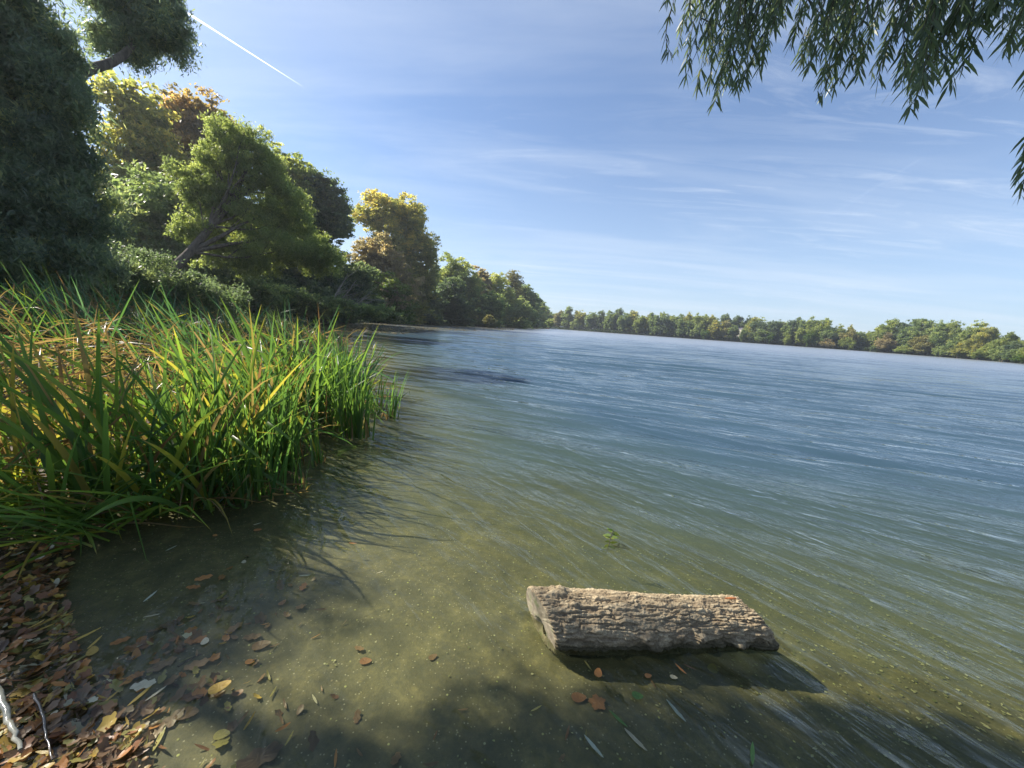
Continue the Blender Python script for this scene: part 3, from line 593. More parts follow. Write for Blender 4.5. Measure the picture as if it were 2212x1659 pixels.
def inpoly(x, y, poly):
    ins = np.zeros(x.shape, bool)
    for i in range(len(poly)):
        a = poly[i]; b = poly[(i+1) % len(poly)]
        ins ^= ((a[1] > y) != (b[1] > y)) & (x < (b[0]-a[0])*(y-a[1])/((b[1]-a[1]) if b[1] != a[1] else 1e-9)+a[0])
    return ins
def edge_d(x, y, poly):
    p = np.stack([x, y], -1); best = np.full(x.shape, 1e9)
    for i in range(len(poly)):
        a = poly[i]; b = poly[(i+1) % len(poly)]; ab = b-a; h = np.clip(((p-a)@ab)/(ab@ab), 0, 1)
        best = np.minimum(best, np.linalg.norm(p-a-h[..., None]*ab, axis=-1))
    return best
def scatter(n, poly):
    lo, hi = poly.min(0), poly.max(0); X_ = rng.uniform(lo[0], hi[0], n*3); Y_ = rng.uniform(lo[1], hi[1], n*3)
    k = inpoly(X_, Y_, poly); return X_[k][:n], Y_[k][:n]
# clumped bases
cx_, cy_ = scatter(420, RB)
w_ = np.clip(1.6-np.hypot(cx_+3, cy_-3.5)/9, .25, 1.6)*np.clip(.14+(cx_+3.9)*.65, .14, 1.4)*np.where((cx_ < -4) & (cy_ > 5), 3.0, 1)
idx = rng.choice(len(cx_), 2300, p=w_/w_.sum())
bx = cx_[idx]+rng.normal(0, .10, 2300); by = cy_[idx]+rng.normal(0, .10, 2300)
k = inpoly(bx, by, RB); bx, by = bx[k], by[k]; n = len(bx)
bz = np.maximum(height(bx, by), -.12)-0.02
ed = edge_d(bx, by, RB); deep = np.clip((bx+4.6)/2.4, 0, 1)          # 1 near the open water, 0 in the trodden dry left part
L_ = (rng.uniform(.75, 1.35, n))*np.where(deep > .4, 1.26, .80)*np.clip(.72+ed*.5, .72, 1.12)*np.where(by > 5.5, 1.15, 1)
L_ = np.where((bx < -4.6) & (by > 5.0), L_*1.45, L_)
W_ = rng.uniform(.020, .040, n)
azb = rng.uniform(0, 6.283, n); lean = rng.normal(.18, .16, n)+.30*(1-deep)*rng.random(n); lean = np.abs(lean)
# the left part leans over to the lower left, as laid by wind
pull = (1-deep)*rng.random(n) > .35; azb = np.where(pull, rng.normal(R(235), .8, n), azb)
curl = np.abs(rng.normal(.28, .25, n)); kink = np.where(rng.random(n) < .22, rng.uniform(.35, .85, n), 2.0); kang = rng.uniform(.8, 2.1, n)
tone = rng.normal(.66, .10, n); rr_ = rng.random(n); dry = (.10+.62*(1-deep))*np.where(by > 4.8, .15, 1)
tone = np.where(rr_ < dry*.75, rng.uniform(.0, .2, n), np.where(rr_ < dry, rng.uniform(.2, .42, n), tone)); tone = np.where((by > 5.5) & (tone > .5), tone+.22, tone)  # back reeds get a darker tone, the willow's shade put into their colour
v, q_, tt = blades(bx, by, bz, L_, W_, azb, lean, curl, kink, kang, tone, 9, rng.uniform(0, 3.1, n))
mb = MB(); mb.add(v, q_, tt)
# a mat of dead brown blades lying beneath
n = 8000; bx, by = scatter(n, RB); k = bx < -2.1; bx, by = bx[k], by[k]; n = len(bx)
bz = np.maximum(height(bx, by), 0)+rng.random(n)**1.1*np.clip((-bx-2.2)*.6, 0.08, 1)*np.where(bx < -3.1, 1.0, .7)+.02
v, q_, tt = blades(bx, by, bz, rng.uniform(.3, .9, n), rng.uniform(.008, .018, n), rng.uniform(0, 6.28, n), rng.normal(1.25, .35, n), rng.normal(.3, .4, n), np.where(rng.random(n) < .4, rng.uniform(.3, .8, n), 2), rng.uniform(-.8, .8, n),
                   np.where(rng.random(n) < .75, rng.uniform(0, .14, n), rng.uniform(.14, .35, n)), 7, rng.uniform(0, 3.1, n))
mb.add(v, q_, tt)
# long blades that lie out over the water at the lower left
n = 260; bx = rng.uniform(-4.4, -2.5, n); by = rng.uniform(2.15, 2.9, n)
v, q_, tt = blades(bx, by, np.full(n, .05), rng.uniform(.6, 1.15, n), rng.uniform(.012, .02, n), rng.normal(R(150), .75, n), rng.uniform(.75, 1.2, n), rng.uniform(.05, .45, n), np.where(rng.random(n) < .2, rng.uniform(.4, .8, n), 2), rng.uniform(.3, .9, n), rng.normal(.58, .1, n), 10, rng.uniform(0, 3.1, n))
mb.add(v, q_, tt)
# long broad straps that stand over the heap and lean to the left and to the viewer
n = 800; bx = rng.uniform(-4.8, -2.15, n); by = rng.uniform(2.2, 5.6, n); k = inpoly(bx, by, RB) & (rng.random(n) < .38+.62*(bx > -3.2)); bx, by = bx[k], by[k]; n = len(bx)
dp = np.clip((bx+4.2)/1.8, 0, 1); tn = np.where(rng.random(n) < .16+.66*(1-dp), rng.uniform(.05, .46, n), rng.normal(.60, .07, n))
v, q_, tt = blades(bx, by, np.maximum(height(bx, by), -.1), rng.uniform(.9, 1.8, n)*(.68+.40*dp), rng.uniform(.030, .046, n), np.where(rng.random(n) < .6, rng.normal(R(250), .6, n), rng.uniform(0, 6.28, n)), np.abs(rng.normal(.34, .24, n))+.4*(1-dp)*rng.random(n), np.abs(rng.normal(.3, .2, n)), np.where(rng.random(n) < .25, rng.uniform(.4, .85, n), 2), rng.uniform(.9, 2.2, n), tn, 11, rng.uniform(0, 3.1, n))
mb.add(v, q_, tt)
o = mb.build('reed_bed', M['reed'], None, True)
tag(o, 'thick bed of green and yellowing reeds over brown dead blades on the left shore', 'reeds', kind='stuff')
# tufts that stand free in the water
TUFT = [
 (640, 1062, 5, .55, .06, 'thin low sprig of reeds, nearest one standing alone in the water', .9),
 (572, 1070, 34, 1.0, .30, 'green reed tuft with pale bases at the front corner of the reed bed', .9),
 (612, 1015, 60, 1.15, .28, 'bushy reed tuft directly behind the front corner tuft', .8),
 (690, 1000, 9, .62, .28, 'sparse reed tuft with splayed blades in open water', .9),
 (765, 945, 60, 1.12, .26, 'dense upright reed tuft with pale bases right of the splayed sparse tuft', 1),
 (845, 905, 20, .95, .42, 'farthest right airy reed tuft with long arching dark blades', .55),
 (815, 893, 16, .85, .4, 'reed tuft just left of the airy arching one, broken dark stems beside it', .7),
 (720, 905, 70, 1.25, .25, 'tall reed tuft at the edge of the reed bed behind the dense upright tuft', .9),
 (525, 1085, 22, .85, .45, 'leaning reed tuft over the dark water left of the front corner', 1),
 (455, 1092, 18, .9, .6, 'low reed tuft with blades bending over the water, farthest left tuft', 1)]
for X, Y, cnt, Lm, spr, lb, shade in TUFT:
    g = G(X, Y); n = cnt; sc_ = .05+.002*cnt
    root = empty('reed_tuft', g); tag(root, lb, 'reeds', 'reed tufts standing in the water')
    for part, kk in (('blades', cnt), ('dead_stalks', max(6, cnt//6))):
        n = kk; bx = rng.normal(0, sc_*.6, n); by = rng.normal(0, sc_*.6, n)
        tn = rng.normal(.64, .07, n)+(1-shade)*.25 if part == 'blades' else rng.uniform(.02, .25, n)
        v, q_, tt = blades(bx, by, np.full(n, -.12), Lm*rng.uniform(.6, 1.1, n)*(1 if part == 'blades' else .55), rng.uniform(.015, .030, n), rng.uniform(0, 6.28, n), np.abs(rng.normal(0, spr*.6, n)),
                           np.abs(rng.normal(.15, spr*.7, n)), np.where(rng.random(n) < (.12 if part == 'blades' else .5), rng.uniform(.4, .85, n), 2), rng.uniform(.8, 2, n), tn, 10, rng.uniform(0, 3.1, n))
        v = v.copy(); b2 = MB(); b2.add(v, q_, tt); b2.build(part, M['reed'], root, True)

# ------------------------------------------------------------------ the cut log
rng = np.random.default_rng(22)
def make_log():
    A_ = np.array((0.235, 1.85, .052)); B_ = np.array((1.475, 1.95, .045)); ax = B_-A_; Lg = np.linalg.norm(ax); ax /= Lg
    side = unit(np.cross(ax, (0, 0, 1.0))); up = np.cross(side, ax)
    nu, nv = 620, 400; u = np.linspace(0, 1, nu); a = np.linspace(0, 2*np.pi, nv, endpoint=False)
    U, V = np.meshgrid(u, a, indexing='ij'); ca, sa = np.cos(V), np.sin(V)     # ca>0: towards +side (the camera side), sa>0: up
    rad = .141-.006*U+.010*np.sin(3.0*U+1)+.006*np.cos(2*V+.4)
    pn = np.stack([U*Lg, ca*.15, sa*.15], -1)
    low = fbm(pn*np.array((5, 6, 6))+3, 3)-.5
    wv = (fbm(pn*np.array((9, 12, 12))+31, 3)-.5)
    q3 = np.stack([U*Lg*5.0+wv*1.6, ca*.15*52+wv*3.0, sa*.15*52+wv*3.0], -1)
    r1 = 1-np.abs(2*fbm(q3, 2)-1); r1 = np.clip((r1-.70)/.30, 0, 1)**.9                     # long furrows
    q4 = np.stack([U*Lg*26, ca*.15*46, sa*.15*46], -1)+11; r2 = 1-np.abs(2*vnoise(q4)-1); r2 = np.clip((r2-.7)/.3, 0, 1)
    fine = fbm(pn*np.array((70, 110, 110))+5, 3)-.5
    lump = fbm(pn*np.array((14, 20, 20))+9, 2)
    d = low*.030-.011*r1-.002*r2+fine*.013+np.clip(lump-.62, 0, 1)*.035
    # broken knots and a flake ridge facing the water's edge
    for (ku, kv, s_, hh) in ((.13, 1.15, .035, .020), (.20, .45, .03, .018), (.42, .25, .035, .030), (.46, -.1, .03, .02), (.66, .15, .03, .024), (.83, -.1, .04, .024), (.80, .5, .06, .012), (.09, 1.75, .04, .022), (.72, 1.2, .05, .010)):
        dv = (V-kv+np.pi) % (2*np.pi)-np.pi; e = np.exp(-((U-ku)*Lg/s_)**2-(dv*.15/(s_*.8))**2); d += hh*e*(.6+1.1*fbm(pn*55+ku*9, 2))
    rr = rad+d
    # ends: left cut nearly square, right cut slanting back at the top
    e0 = -.03*sa+.055*ca; e1 = -.075*sa+.03*ca-.02+.035*(np.clip(lump, .3, .8)-.5)
    s_ = U*Lg; s_ = s_+(1-U)**3*(e0+.0)+U**3*e1
    endr = np.clip(U/.012, 0, 1)**.4*np.clip((1-U)/.05, 0.0, 1)**.28; rr = rr*(.93+.07*endr)
    bend = .016*np.sin(U*np.pi)
    c_ = A_+ax*s_[..., None]-up*bend[..., None]*.8
    v = c_+side*(ca*rr)[..., None]+up*(sa*rr)[..., None]
    i = np.arange(nu-1)[:, None]*nv; j = np.arange(nv)[None]; j2 = (j+1) % nv
    q_ = np.stack([i+j, i+j2, i+nv+j2, i+nv+j], -1).reshape(-1, 4)
    cav = np.clip(r1*.8+r2*.3, 0, 1)
    orig = A_+(B_-A_)*.5; orig[2] = 0
    root = empty('cut_log', orig); tag(root, 'short cut log with rough furrowed bark lying in the shallow water', 'log')
    mb = MB(); mb.add(v.reshape(-1, 3), q_, cav.reshape(-1))
    mt, t, out = new_mat('log_bark'); tcn = N(t, 'ShaderNodeTexCoord'); cv = attr(t)
    mp = N(t, 'ShaderNodeMapping'); mp.inputs['Scale'].default_value = (1, 1.6, 1.6); t.links.new(tcn.outputs['Object'], mp.inputs[0])
    n1 = N(t, 'ShaderNodeTexNoise', _Scale=14, _Detail=9, _Roughness=.7); t.links.new(mp.outputs[0], n1.inputs['Vector'])
    n2 = N(t, 'ShaderNodeTexNoise', _Scale=120, _Detail=5, _Roughness=.7); t.links.new(mp.outputs[0], n2.inputs['Vector'])
    c = ramp(t, n1.outputs['Fac'], [(.3, (.24, .18, .105)), (.5, (.41, .325, .20)), (.7, (.56, .475, .31))])
    c = mixc(t, ramp(t, n2.outputs['Fac'], [(.35, .55), (.6, 0.0)]), c, (.10, .075, .055))
    c = mixc(t, mathn(t, 'MULTIPLY', cv, .6), c, (.09, .065, .045))
    sz = N(t, 'ShaderNodeSeparateXYZ'); t.links.new(tcn.outputs['Object'], sz.inputs[0])
    wet = ramp(t, mathn(t, 'MULTIPLY_ADD', n1.outputs['Fac'], .06, sz.outputs[2]), [(.05, 1.0), (.095, 0.0)])
    c = mixc(t, mathn(t, 'MULTIPLY', wet, .8), c, (.035, .035, .018))
    p = N(t, 'ShaderNodeBsdfPrincipled', _Roughness=.9); t.links.new(c, p.inputs['Base Color']); p.inputs['Specular IOR Level'].default_value = .2
    bp = N(t, 'ShaderNodeBump', _Strength=.8, _Distance=.004); t.links.new(n2.outputs['Fac'], bp.inputs['Height']); t.links.new(bp.outputs[0], p.inputs['Normal'])
    t.links.new(p.outputs[0], out.inputs[0])
    mb.build('bark', mt, root, True, orig)
    wood = noise_mat('cut_wood', [(.3, (.14, .115, .08)), (.55, (.30, .26, .19)), (.72, (.15, .19, .07))], 16, .55, .5, .01, 7)
    hole = noise_mat('rotten_wood', [(.3, (.012, .01, .008)), (.7, (.04, .03, .02))], 30, .8, .6, .01)
    for nm, row, sgn in (('sawn_face', 0, -1), ('worn_face', nu-1, 1)):
        ring = v[row]; ctr = ring.mean(0); K = 14; vv = []; 
        for kk in range(K+1):
            f = 1-kk/K*.98
            pt = ctr+(ring-ctr)*f
            off = (fbm(pt*60, 3)-.5)*.006*(kk > 0)-sgn*0.0
            if sgn < 0:                          # rotten hollow low in the sawn face
                hd = np.linalg.norm(pt-(ctr-up*.055+side*.0), axis=1); dent = .03*np.exp(-(hd/.045)**4)
                pt = pt+ax*dent[:, None]
            else: pt = pt+ax*(.03*(1-f))
            vv.append(pt+ax*off[:, None]*1.0)
        vv = np.concatenate(vv); i = np.arange(K)[:, None]*nv
        q_ = np.stack([i+j, i+nv+j, i+nv+j2, i+j2], -1).reshape(-1, 4)
        if sgn > 0: q_ = q_[:, ::-1]
        mb = MB(); mb.add(vv, q_); mb.build(nm, wood if sgn < 0 else mt, root, True, orig)
    # the dark hollow itself
    ring = v[0]; ctr = ring.mean(0)-up*.055; an = np.linspace(0, 2*np.pi, 24, endpoint=False)
    mb = MB(); vv = []
    for dep_, r_ in ((.026, .030), (.05, .026), (.09, .016), (.10, .002)):
        vv.append(ctr+ax*dep_+side*(np.cos(an)*r_*(1+.2*np.sin(3*an)))[:, None]+up*(np.sin(an)*r_)[:, None])
    vv = np.concatenate(vv); i = np.arange(3)[:, None]*24; j = np.arange(24)[None]; j2 = (j+1) % 24
    mb.add(vv, np.stack([i+j, i+24+j, i+24+j2, i+j2], -1).reshape(-1, 4)); mb.build('hollow', hole, root, True, orig)
    # orange splinter at the top of the right end
    sp_ = A_+ax*(Lg*.85)+up*.140; mb = MB(); tube(mb, [sp_-ax*.035, sp_, sp_+ax*.03], [.003, .007, .004], 6)
    o = mb.build('splinter', noise_mat('splinter_wood', [(.3, (.35, .10, .03)), (.7, (.5, .2, .07))], 60, .7), root, True, orig); o['label'] = 'bright orange splinter'
make_log()

# ------------------------------------------------------------------ fallen leaves
rng = np.random.default_rng(23)
def leaf_outline(kind, n=28):
    t_ = np.linspace(0, 2*np.pi, n, endpoint=False); x_ = np.cos(t_)
    if kind == 'willow': return np.stack([x_*.5, np.sin(t_)*np.abs(np.sin(t_))**.5*.075], -1)
    if kind == 'birch': return np.stack([x_*.5, np.sin(t_)*(.34-.10*x_)], -1)
    if kind == 'oak':
        r_ = 1+.26*np.cos(7*t_+.3); return np.stack([x_*.5*(.86+.14*r_), np.sin(t_)*.26*r_], -1)
    if kind == 'maple':
        r_ = 1+.17*np.cos(5*t_)+.10*np.cos(11*t_+1); return np.stack([x_*.42*r_, np.sin(t_)*.42*r_], -1)
def leaf_geo(kind, size, pos, rot, tilt=0.05, curl=.10, n=28):
    o = leaf_outline(kind, n); K = 3; vs = []
    for f in (1, .6, .25): vs.append(o*f)
    v2 = np.concatenate(vs)*size; z_ = curl*size*((v2[:, 0]/size)**2*1.4+np.abs(v2[:, 1]/size)*.5)+rng.normal(0, .006*size, len(v2))
    c_, s_ = math.cos(rot), math.sin(rot); tl = rng.normal(0, tilt, 2)
    v = np.stack([v2[:, 0]*c_-v2[:, 1]*s_, v2[:, 0]*s_+v2[:, 1]*c_, z_+v2[:, 0]*tl[0]+v2[:, 1]*tl[1]], -1)+pos
    i = np.arange(K-1)[:, None]*n; j = np.arange(n)[None]; j2 = (j+1) % n
    q_ = np.stack([i+j, i+j2, i+n+j2, i+n+j], -1).reshape(-1, 4)
    h = np.arange(n//2-1); b = (K-1)*n
    qc = np.stack([b+h, b+h+1, b+(n-2-h) % n, b+(n-1-h) % n], -1) if True else None
    return v, np.concatenate([q_, qc])
def lit_mat(name, a, b, rough=.42, spec=.4):
    return leaf_mat(name, [(0, tuple(q_*.75 for q_ in a)), (1, b)], .25, rough, spec, 1.2)
_lm = lit_mat
def lit_mat(name, a, b, *r_): return _lm(name, tuple(q_*.75 for q_ in a), tuple(q_*.95 for q_ in b), *r_)
LM = dict(yellow=lit_mat('yellow_fallen_leaf', (.48, .30, .05), (.62, .44, .10)), pale=lit_mat('pale_fallen_leaf', (.50, .46, .28), (.62, .58, .40)), silver=lit_mat('silver_green_leaf', (.36, .42, .30), (.5, .55, .42)),
          orange=lit_mat('orange_fallen_leaf', (.40, .17, .05), (.55, .26, .08)), brown=lit_mat('brown_fallen_leaf', (.13, .08, .045), (.30, .19, .10)), rust=lit_mat('rust_fallen_leaf', (.20, .09, .045), (.34, .17, .08)),
          green=lit_mat('green_fallen_leaf', (.10, .22, .05), (.2, .36, .09)), olive=lit_mat('olive_fallen_leaf', (.24, .22, .06), (.36, .32, .10)))
LN = dict(willow='slender willow', birch='small round', oak='lobed oak', maple='broad lobed')
# X, Y, kind, colour, length m, image angle (deg, anticlockwise), floating?
LV = [(325,985+305,'willow','silver',.075,38,1),(328,1332,'willow','pale',.06,12,1),(370,1186,'willow','silver',.06,25,1),(440,1250,'oak','orange',.075,12,1),(418,1270,'oak','orange',.06,5,1),(557,1146,'birch','orange',.045,8,1),
 (556,1133,'willow','silver',.05,15,1),(465,1158,'birch','orange',.03,-20,1),(658,1245,'willow','silver',.06,5,1),(762,1175,'willow','orange',.05,-3,1),(527,1215,'birch','pale',.03,70,1),(443,1387,'birch','pale',.04,75,1),
 (310,1482,'oak','pale',.075,10,1),(303,1505,'willow','yellow',.085,42,1),(338,1500,'willow','pale',.065,35,1),(475,1486,'birch','yellow',.07,25,1),(383,1384,'willow','orange',.05,75,1),(80,1365,'willow','yellow',.10,22,1),(100,1345,'willow','yellow',.10,30,1),
 (178,1378,'willow','yellow',.11,25,1),(205,1390,'willow','yellow',.07,42,1),(200,1408,'birch','yellow',.05,80,1),(260,1387,'oak','orange',.06,20,1),(168,1428,'willow','olive',.08,30,1),(85,1445,'oak','orange',.06,25,1),(115,1505,'birch','yellow',.055,30,1),(142,1505,'willow','pale',.055,100,1),
 (60,1490,'maple','yellow',.08,10,1),(238,1510,'willow','yellow',.06,40,1),(1460,1560-22,'willow','silver',.095,-50,1),(1335,1555,'willow','green',.08,-42,1),(1372,1600,'willow','pale',.095,-45,1),(1282,1615,'willow','silver',.085,-48,1),(1265,1590,'willow','olive',.045,80,1),
 (1377,1505,'birch','green',.045,-5,1),(1158,1533,'willow','olive',.05,30,1),(1292,1455,'birch','orange',.045,85,1),(1470,1447,'willow','orange',.06,-45,1),(1490,1443,'willow','brown',.05,-25,1),(1540,1440,'birch','olive',.06,80,0),(1455,1465,'birch','pale',.03,-15,1),(1625,1630,'willow','green',.085,90,1),
 (1270,1440,'willow','olive',.055,-55,1),(1400,1462,'birch','orange',.03,5,1),(820,1238,'willow','pale',.04,20,1),
 (1290,1520,'maple','rust',.075,20,0),(1250,1510,'birch','rust',.06,0,0),(1410,1475,'willow','brown',.06,-60,0),(1225,1588,'willow','rust',.06,75,0),(565,1398,'birch','brown',.07,10,0),(545,1380,'oak','brown',.07,5,0),(540,1432,'birch','orange',.035,0,0),(610,1305,'birch','rust',.04,40,0),(655,1270,'oak','rust',.06,60,0),
 (495,1318,'oak','brown',.055,-10,0),(505,1360,'oak','brown',.07,30,0),(425,1385,'oak','orange',.08,0,0),(365,1352,'oak','brown',.07,15,0),(262,1478,'oak','orange',.085,20,0),(425,1440,'oak','brown',.08,20,0),(465,1470,'birch','olive',.05,10,0),(255,1545,'oak','brown',.09,10,0),(310,1535,'maple','rust',.09,30,0),
 (420,1505,'oak','rust',.08,15,0),(405,1545,'birch','brown',.07,5,0),(370,1560,'oak','brown',.08,40,0),(220,1590,'oak','rust',.10,10,0),(345,1600,'willow','olive',.09,65,0),(560,1640,'oak','brown',.13,25,0),(625,1600,'willow','olive',.05,60,0),(725,1640,'willow','orange',.06,85,0),(790,1430,'birch','rust',.05,0,0),
 (935,1420,'birch','brown',.04,30,0),(680,1512,'willow','pale',.05,-60,0),(1000,1535,'willow','brown',.04,5,0),(590,1500,'willow','olive',.05,60,0),(300,1400,'oak','rust',.09,15,0),(350,1440,'oak','brown',.09,25,0),(150,1620,'oak','rust',.10,30,0),(480,1590,'birch','olive',.05,0,0),(940,1590,'willow','rust',.04,70,0)]
def lz(X, Y):
    if X > 1100: return 'in front of the log'
    if X > 700: return 'left of the log'
    if Y < 1300: return 'below the reed bed'
    return ('in the shallows at lower left' if Y < 1420 else 'near the bottom left corner') if X > 230 else 'by the left shore'
lrows = {}
for e in LV: lrows.setdefault((e[2], e[3], e[6], lz(e[0], e[1])), []).append(e)
ORD2 = ['leftmost', 'second from left', 'third from left', 'fourth from left', 'fifth from left', 'sixth from left', 'seventh from left']
CN = dict(silver='silvery green', rust='rust red', pale='pale cream')
for key, es in lrows.items():
    es.sort(key=lambda e: e[0])
    for i, (X, Y, kd, cl_, sz_, ang, fl) in enumerate(es):
        g = G(X, Y)
        if fl: g[2] = .006
        else:
            h_ = float(height(g[None, 0], g[None, 1])[0]); g2 = G(X, Y, min(h_, -.01)); g = g2; g[2] = float(height(g[None, 0], g[None, 1])[0])+.008
        # image angle -> ground heading
        g1 = G(X+20*math.cos(R(ang)), Y-20*math.sin(R(ang))); g0 = G(X, Y); rot = math.atan2(g1[1]-g0[1], g1[0]-g0[0])
        v, q_ = leaf_geo(kd, sz_*1.15, np.zeros(3), rot, .04, .06 if fl else .12)
        mb = MB(); tn = np.clip(.5+rng.normal(0, .25)+rng.normal(0, .12, len(v)), 0, 1); mb.add(v, q_, tn)
        o = mb.build('fallen_leaf', LM[cl_], None, True); o.location = g
        pos = '' if len(es) == 1 else ', '+ORD2[min(i, 6)]
        tag(o, f'{CN.get(cl_, cl_)} {LN[kd]} leaf {"floating" if fl else "sunken"} {lz(X, Y)}{pos}', 'leaf', 'leaves floating on the shallow water' if fl else 'leaves sunk on the lake bed')
# leaf litter heaped along the left shore and sunk beside it
def litter(name, label, n, fx, mats, zoff):
    bms = [MB() for _ in mats]; mb = MB()
    for _ in range(n):
        x_, y_, z_ = fx(); kd = ['oak', 'oak', 'oak', 'maple', 'birch', 'willow', 'willow', 'willow'][rng.integers(8)]
        v, q_ = leaf_geo(kd, rng.uniform(.025, .062)*(1.1 if kd != 'birch' else .8), np.array((x_, y_, z_+zoff*rng.random()+.006)), rng.uniform(0, 6.28), .35, rng.uniform(.05, .45), 22)
        mb.add(v, q_, float(np.clip(rng.normal(.5, .25), 0, 1)), int(rng.choice(len(mats), p=mats_p)))
    o = mb.build(name, [LM[k_] for k_ in mats], None, True); tag(o, label, 'leaves', kind='stuff')
mats_p = [.46, .14, .16, .12, .09, .03]
bankp = np.array([(-.7, .2), (-1.30, .95), (-1.6, 1.40), (-2.2, 1.78), (-2.8, 2.2), (-4.2, 2.6), (-5, 1), (-3, -.5)])
def fx1():
    while True:
        t_ = rng.random(); s_ = abs(rng.normal(0, .42))-.30; i = rng.integers(1, 5); a = SH[i]; b = SH[i+1]; p_ = a+(b-a)*t_; nrm_ = np.array((a[1]-b[1], b[0]-a[0])); nrm_ = nrm_/np.linalg.norm(nrm_)
        p_ = p_-nrm_*s_*1.0*np.sign(nrm_[0]+1e-9)*-1 if False else p_+np.array((-.75, -.55))*s_
        return p_[0], p_[1], max(float(height(p_[None, 0], p_[None, 1])[0]), -.03)
litter('leaf_litter', 'heap of wet brown and orange fallen leaves along the left shore', 2600, fx1, ['brown', 'rust', 'orange', 'olive', 'yellow', 'pale'], .03)
def fx2():
    while True:
        x_, y_ = rng.uniform(-1.7, .6), rng.uniform(.7, 2.4)
        if rng.random() < math.exp(-max(0, (x_+1.75)+max(0, y_-1.2)*.9)*3.2) and lake_sd(np.array([x_]), np.array([y_]))[0] > 0: return x_, y_, float(height(np.array([x_]), np.array([y_]))[0])
litter('sunken_leaves', 'scatter of sunken brown leaves on the lake bed beside the left shore', 330, fx2, ['brown', 'rust', 'orange', 'olive', 'yellow', 'pale'], .004)
# pale bits of duckweed and grit, thick at the lower right
n = 4200; X_ = rng.uniform(-1.0, 4.2, n); Y_ = rng.uniform(.9, 3.2, n); k = rng.random(n) < np.clip(.12+.35*(X_-.3)*.6, .1, 1); X_, Y_ = X_[k], Y_[k]; n = len(X_)
Z_ = height(X_, Y_)+.006
v, q_, tt = leaf_quads(np.stack([X_, Y_, Z_], -1), unit(np.stack([rng.normal(size=n), rng.normal(size=n), np.zeros(n)], -1)), np.tile((0, 0, 1.0), (n, 1)), rng.uniform(.008, .022, n)*np.clip(.8+X_*.25, .8, 1.6), rng.uniform(.006, .016, n)*np.clip(.8+X_*.25, .8, 1.6), rng.random(n))
mb = MB(); mb.add(v, q_, tt); o = mb.build('water_weed_bits', lit_mat('weed_bits', (.14, .17, .05), (.5, .48, .28)), None, False); tag(o, 'scattered pale yellow green bits of weed on the sandy lake bed', 'weed', kind='stuff')

# willow sprig, dead stick, wet twig, drifting blades
def sprig():
    g = G(1315, 1180); g[2] = 0; root = empty('willow_sprig', g); tag(root, 'small green leafy sprig poking out of the water beyond the log', 'sprig')
    mb = MB(); st = np.array([(-.01, 0, -.05), (0, 0, .02), (.012, .01, .08), (.03, .02, .13)]); tube(mb, st, [.003, .0025, .002, .001], 6); mb.build('stem', bark, root)
    n = 13; t_ = np.linspace(.15, .95, n); p_ = np.stack([np.interp(t_, [0, .3, .65, 1], st[:, k_]) for k_ in range(3)], -1); a_ = unit(np.stack([np.where(np.arange(n) % 2, 1, -1)*.8, rng.normal(0, .5, n), rng.uniform(-.5, .3, n)], -1))
    v, q_, tt = leaf_quads(p_+a_*.03, a_, unit(rng.normal(0, .4, (n, 3))+np.array((0, -.6, .8))), .07, .022, rng.uniform(.5, 1, n)); mb = MB(); mb.add(v, q_, tt); mb.build('leaves', M['bright'], root, False)
sprig()
def stick(name, label, cat, pts, rad, mat, forks=()):
    pts = np.array(pts); o0 = pts[0].copy(); mb = MB(); s_ = np.linspace(0, 1, 14); pp = np.stack([np.interp(s_, np.linspace(0, 1, len(pts)), pts[:, k_]) for k_ in range(3)], -1)
    pp += rng.normal(0, rad*.35, pp.shape); tube(mb, pp, rad*np.linspace(1, .45, 14), 9)
    for f0, f1, r_ in forks: limb(mb, f0, f1, r_, r_*.4, .04, 5, 6)
    o = mb.build(name, mat, None, True, o0); o.location = o0; tag(o, label, cat)
z3 = lambda X, Y, z: G(X, Y, z)
stick('bare_stick', 'pale barkless stick lying on the wet leaves at the lower left corner', 'stick', [z3(-30, 1440, .05), z3(8, 1530, .05), z3(22, 1570, .045), z3(45, 1618, .03)], .013, noise_mat('wet_pale_stick', [(.3, (.22, .21, .15)), (.7, (.48, .46, .36))], 40, .18, .5, .004, spec=.8))
stick('wet_twig', 'thin dark wet twig lying in the leaves right of the pale stick', 'twig', [z3(75, 1500, .03), z3(92, 1545, .03), z3(100, 1590, .025), z3(112, 1640, .02)], .006, noise_mat('wet_twig', [(.3, (.05, .04, .03)), (.7, (.13, .1, .07))], 50, .12, .5, .003, spec=.9))
stick('sunken_twig', 'dark twig lying under water among sunken leaves at lower left', 'twig', [z3(385, 1440, -.03), z3(420, 1418, -.03), z3(465, 1405, -.04)], .004, bark)
mb = MB(); g = G(770, 965); n = 5
v, q_, tt = blades(rng.normal(0, .03, n), rng.normal(0, .03, n), np.full(n, .01), rng.uniform(.22, .4, n), np.full(n, .014), rng.normal(R(215), .35, n), np.full(n, 1.52), np.zeros(n), np.full(n, 2.), np.zeros(n), rng.normal(.6, .05, n), 6)
mb.add(v, q_, tt); o = mb.build('drifting_reed_blades', M['reed'], None, True); o.location = g; tag(o, 'few broken reed blades drifting flat in front of the dense upright tuft', 'reed blades')

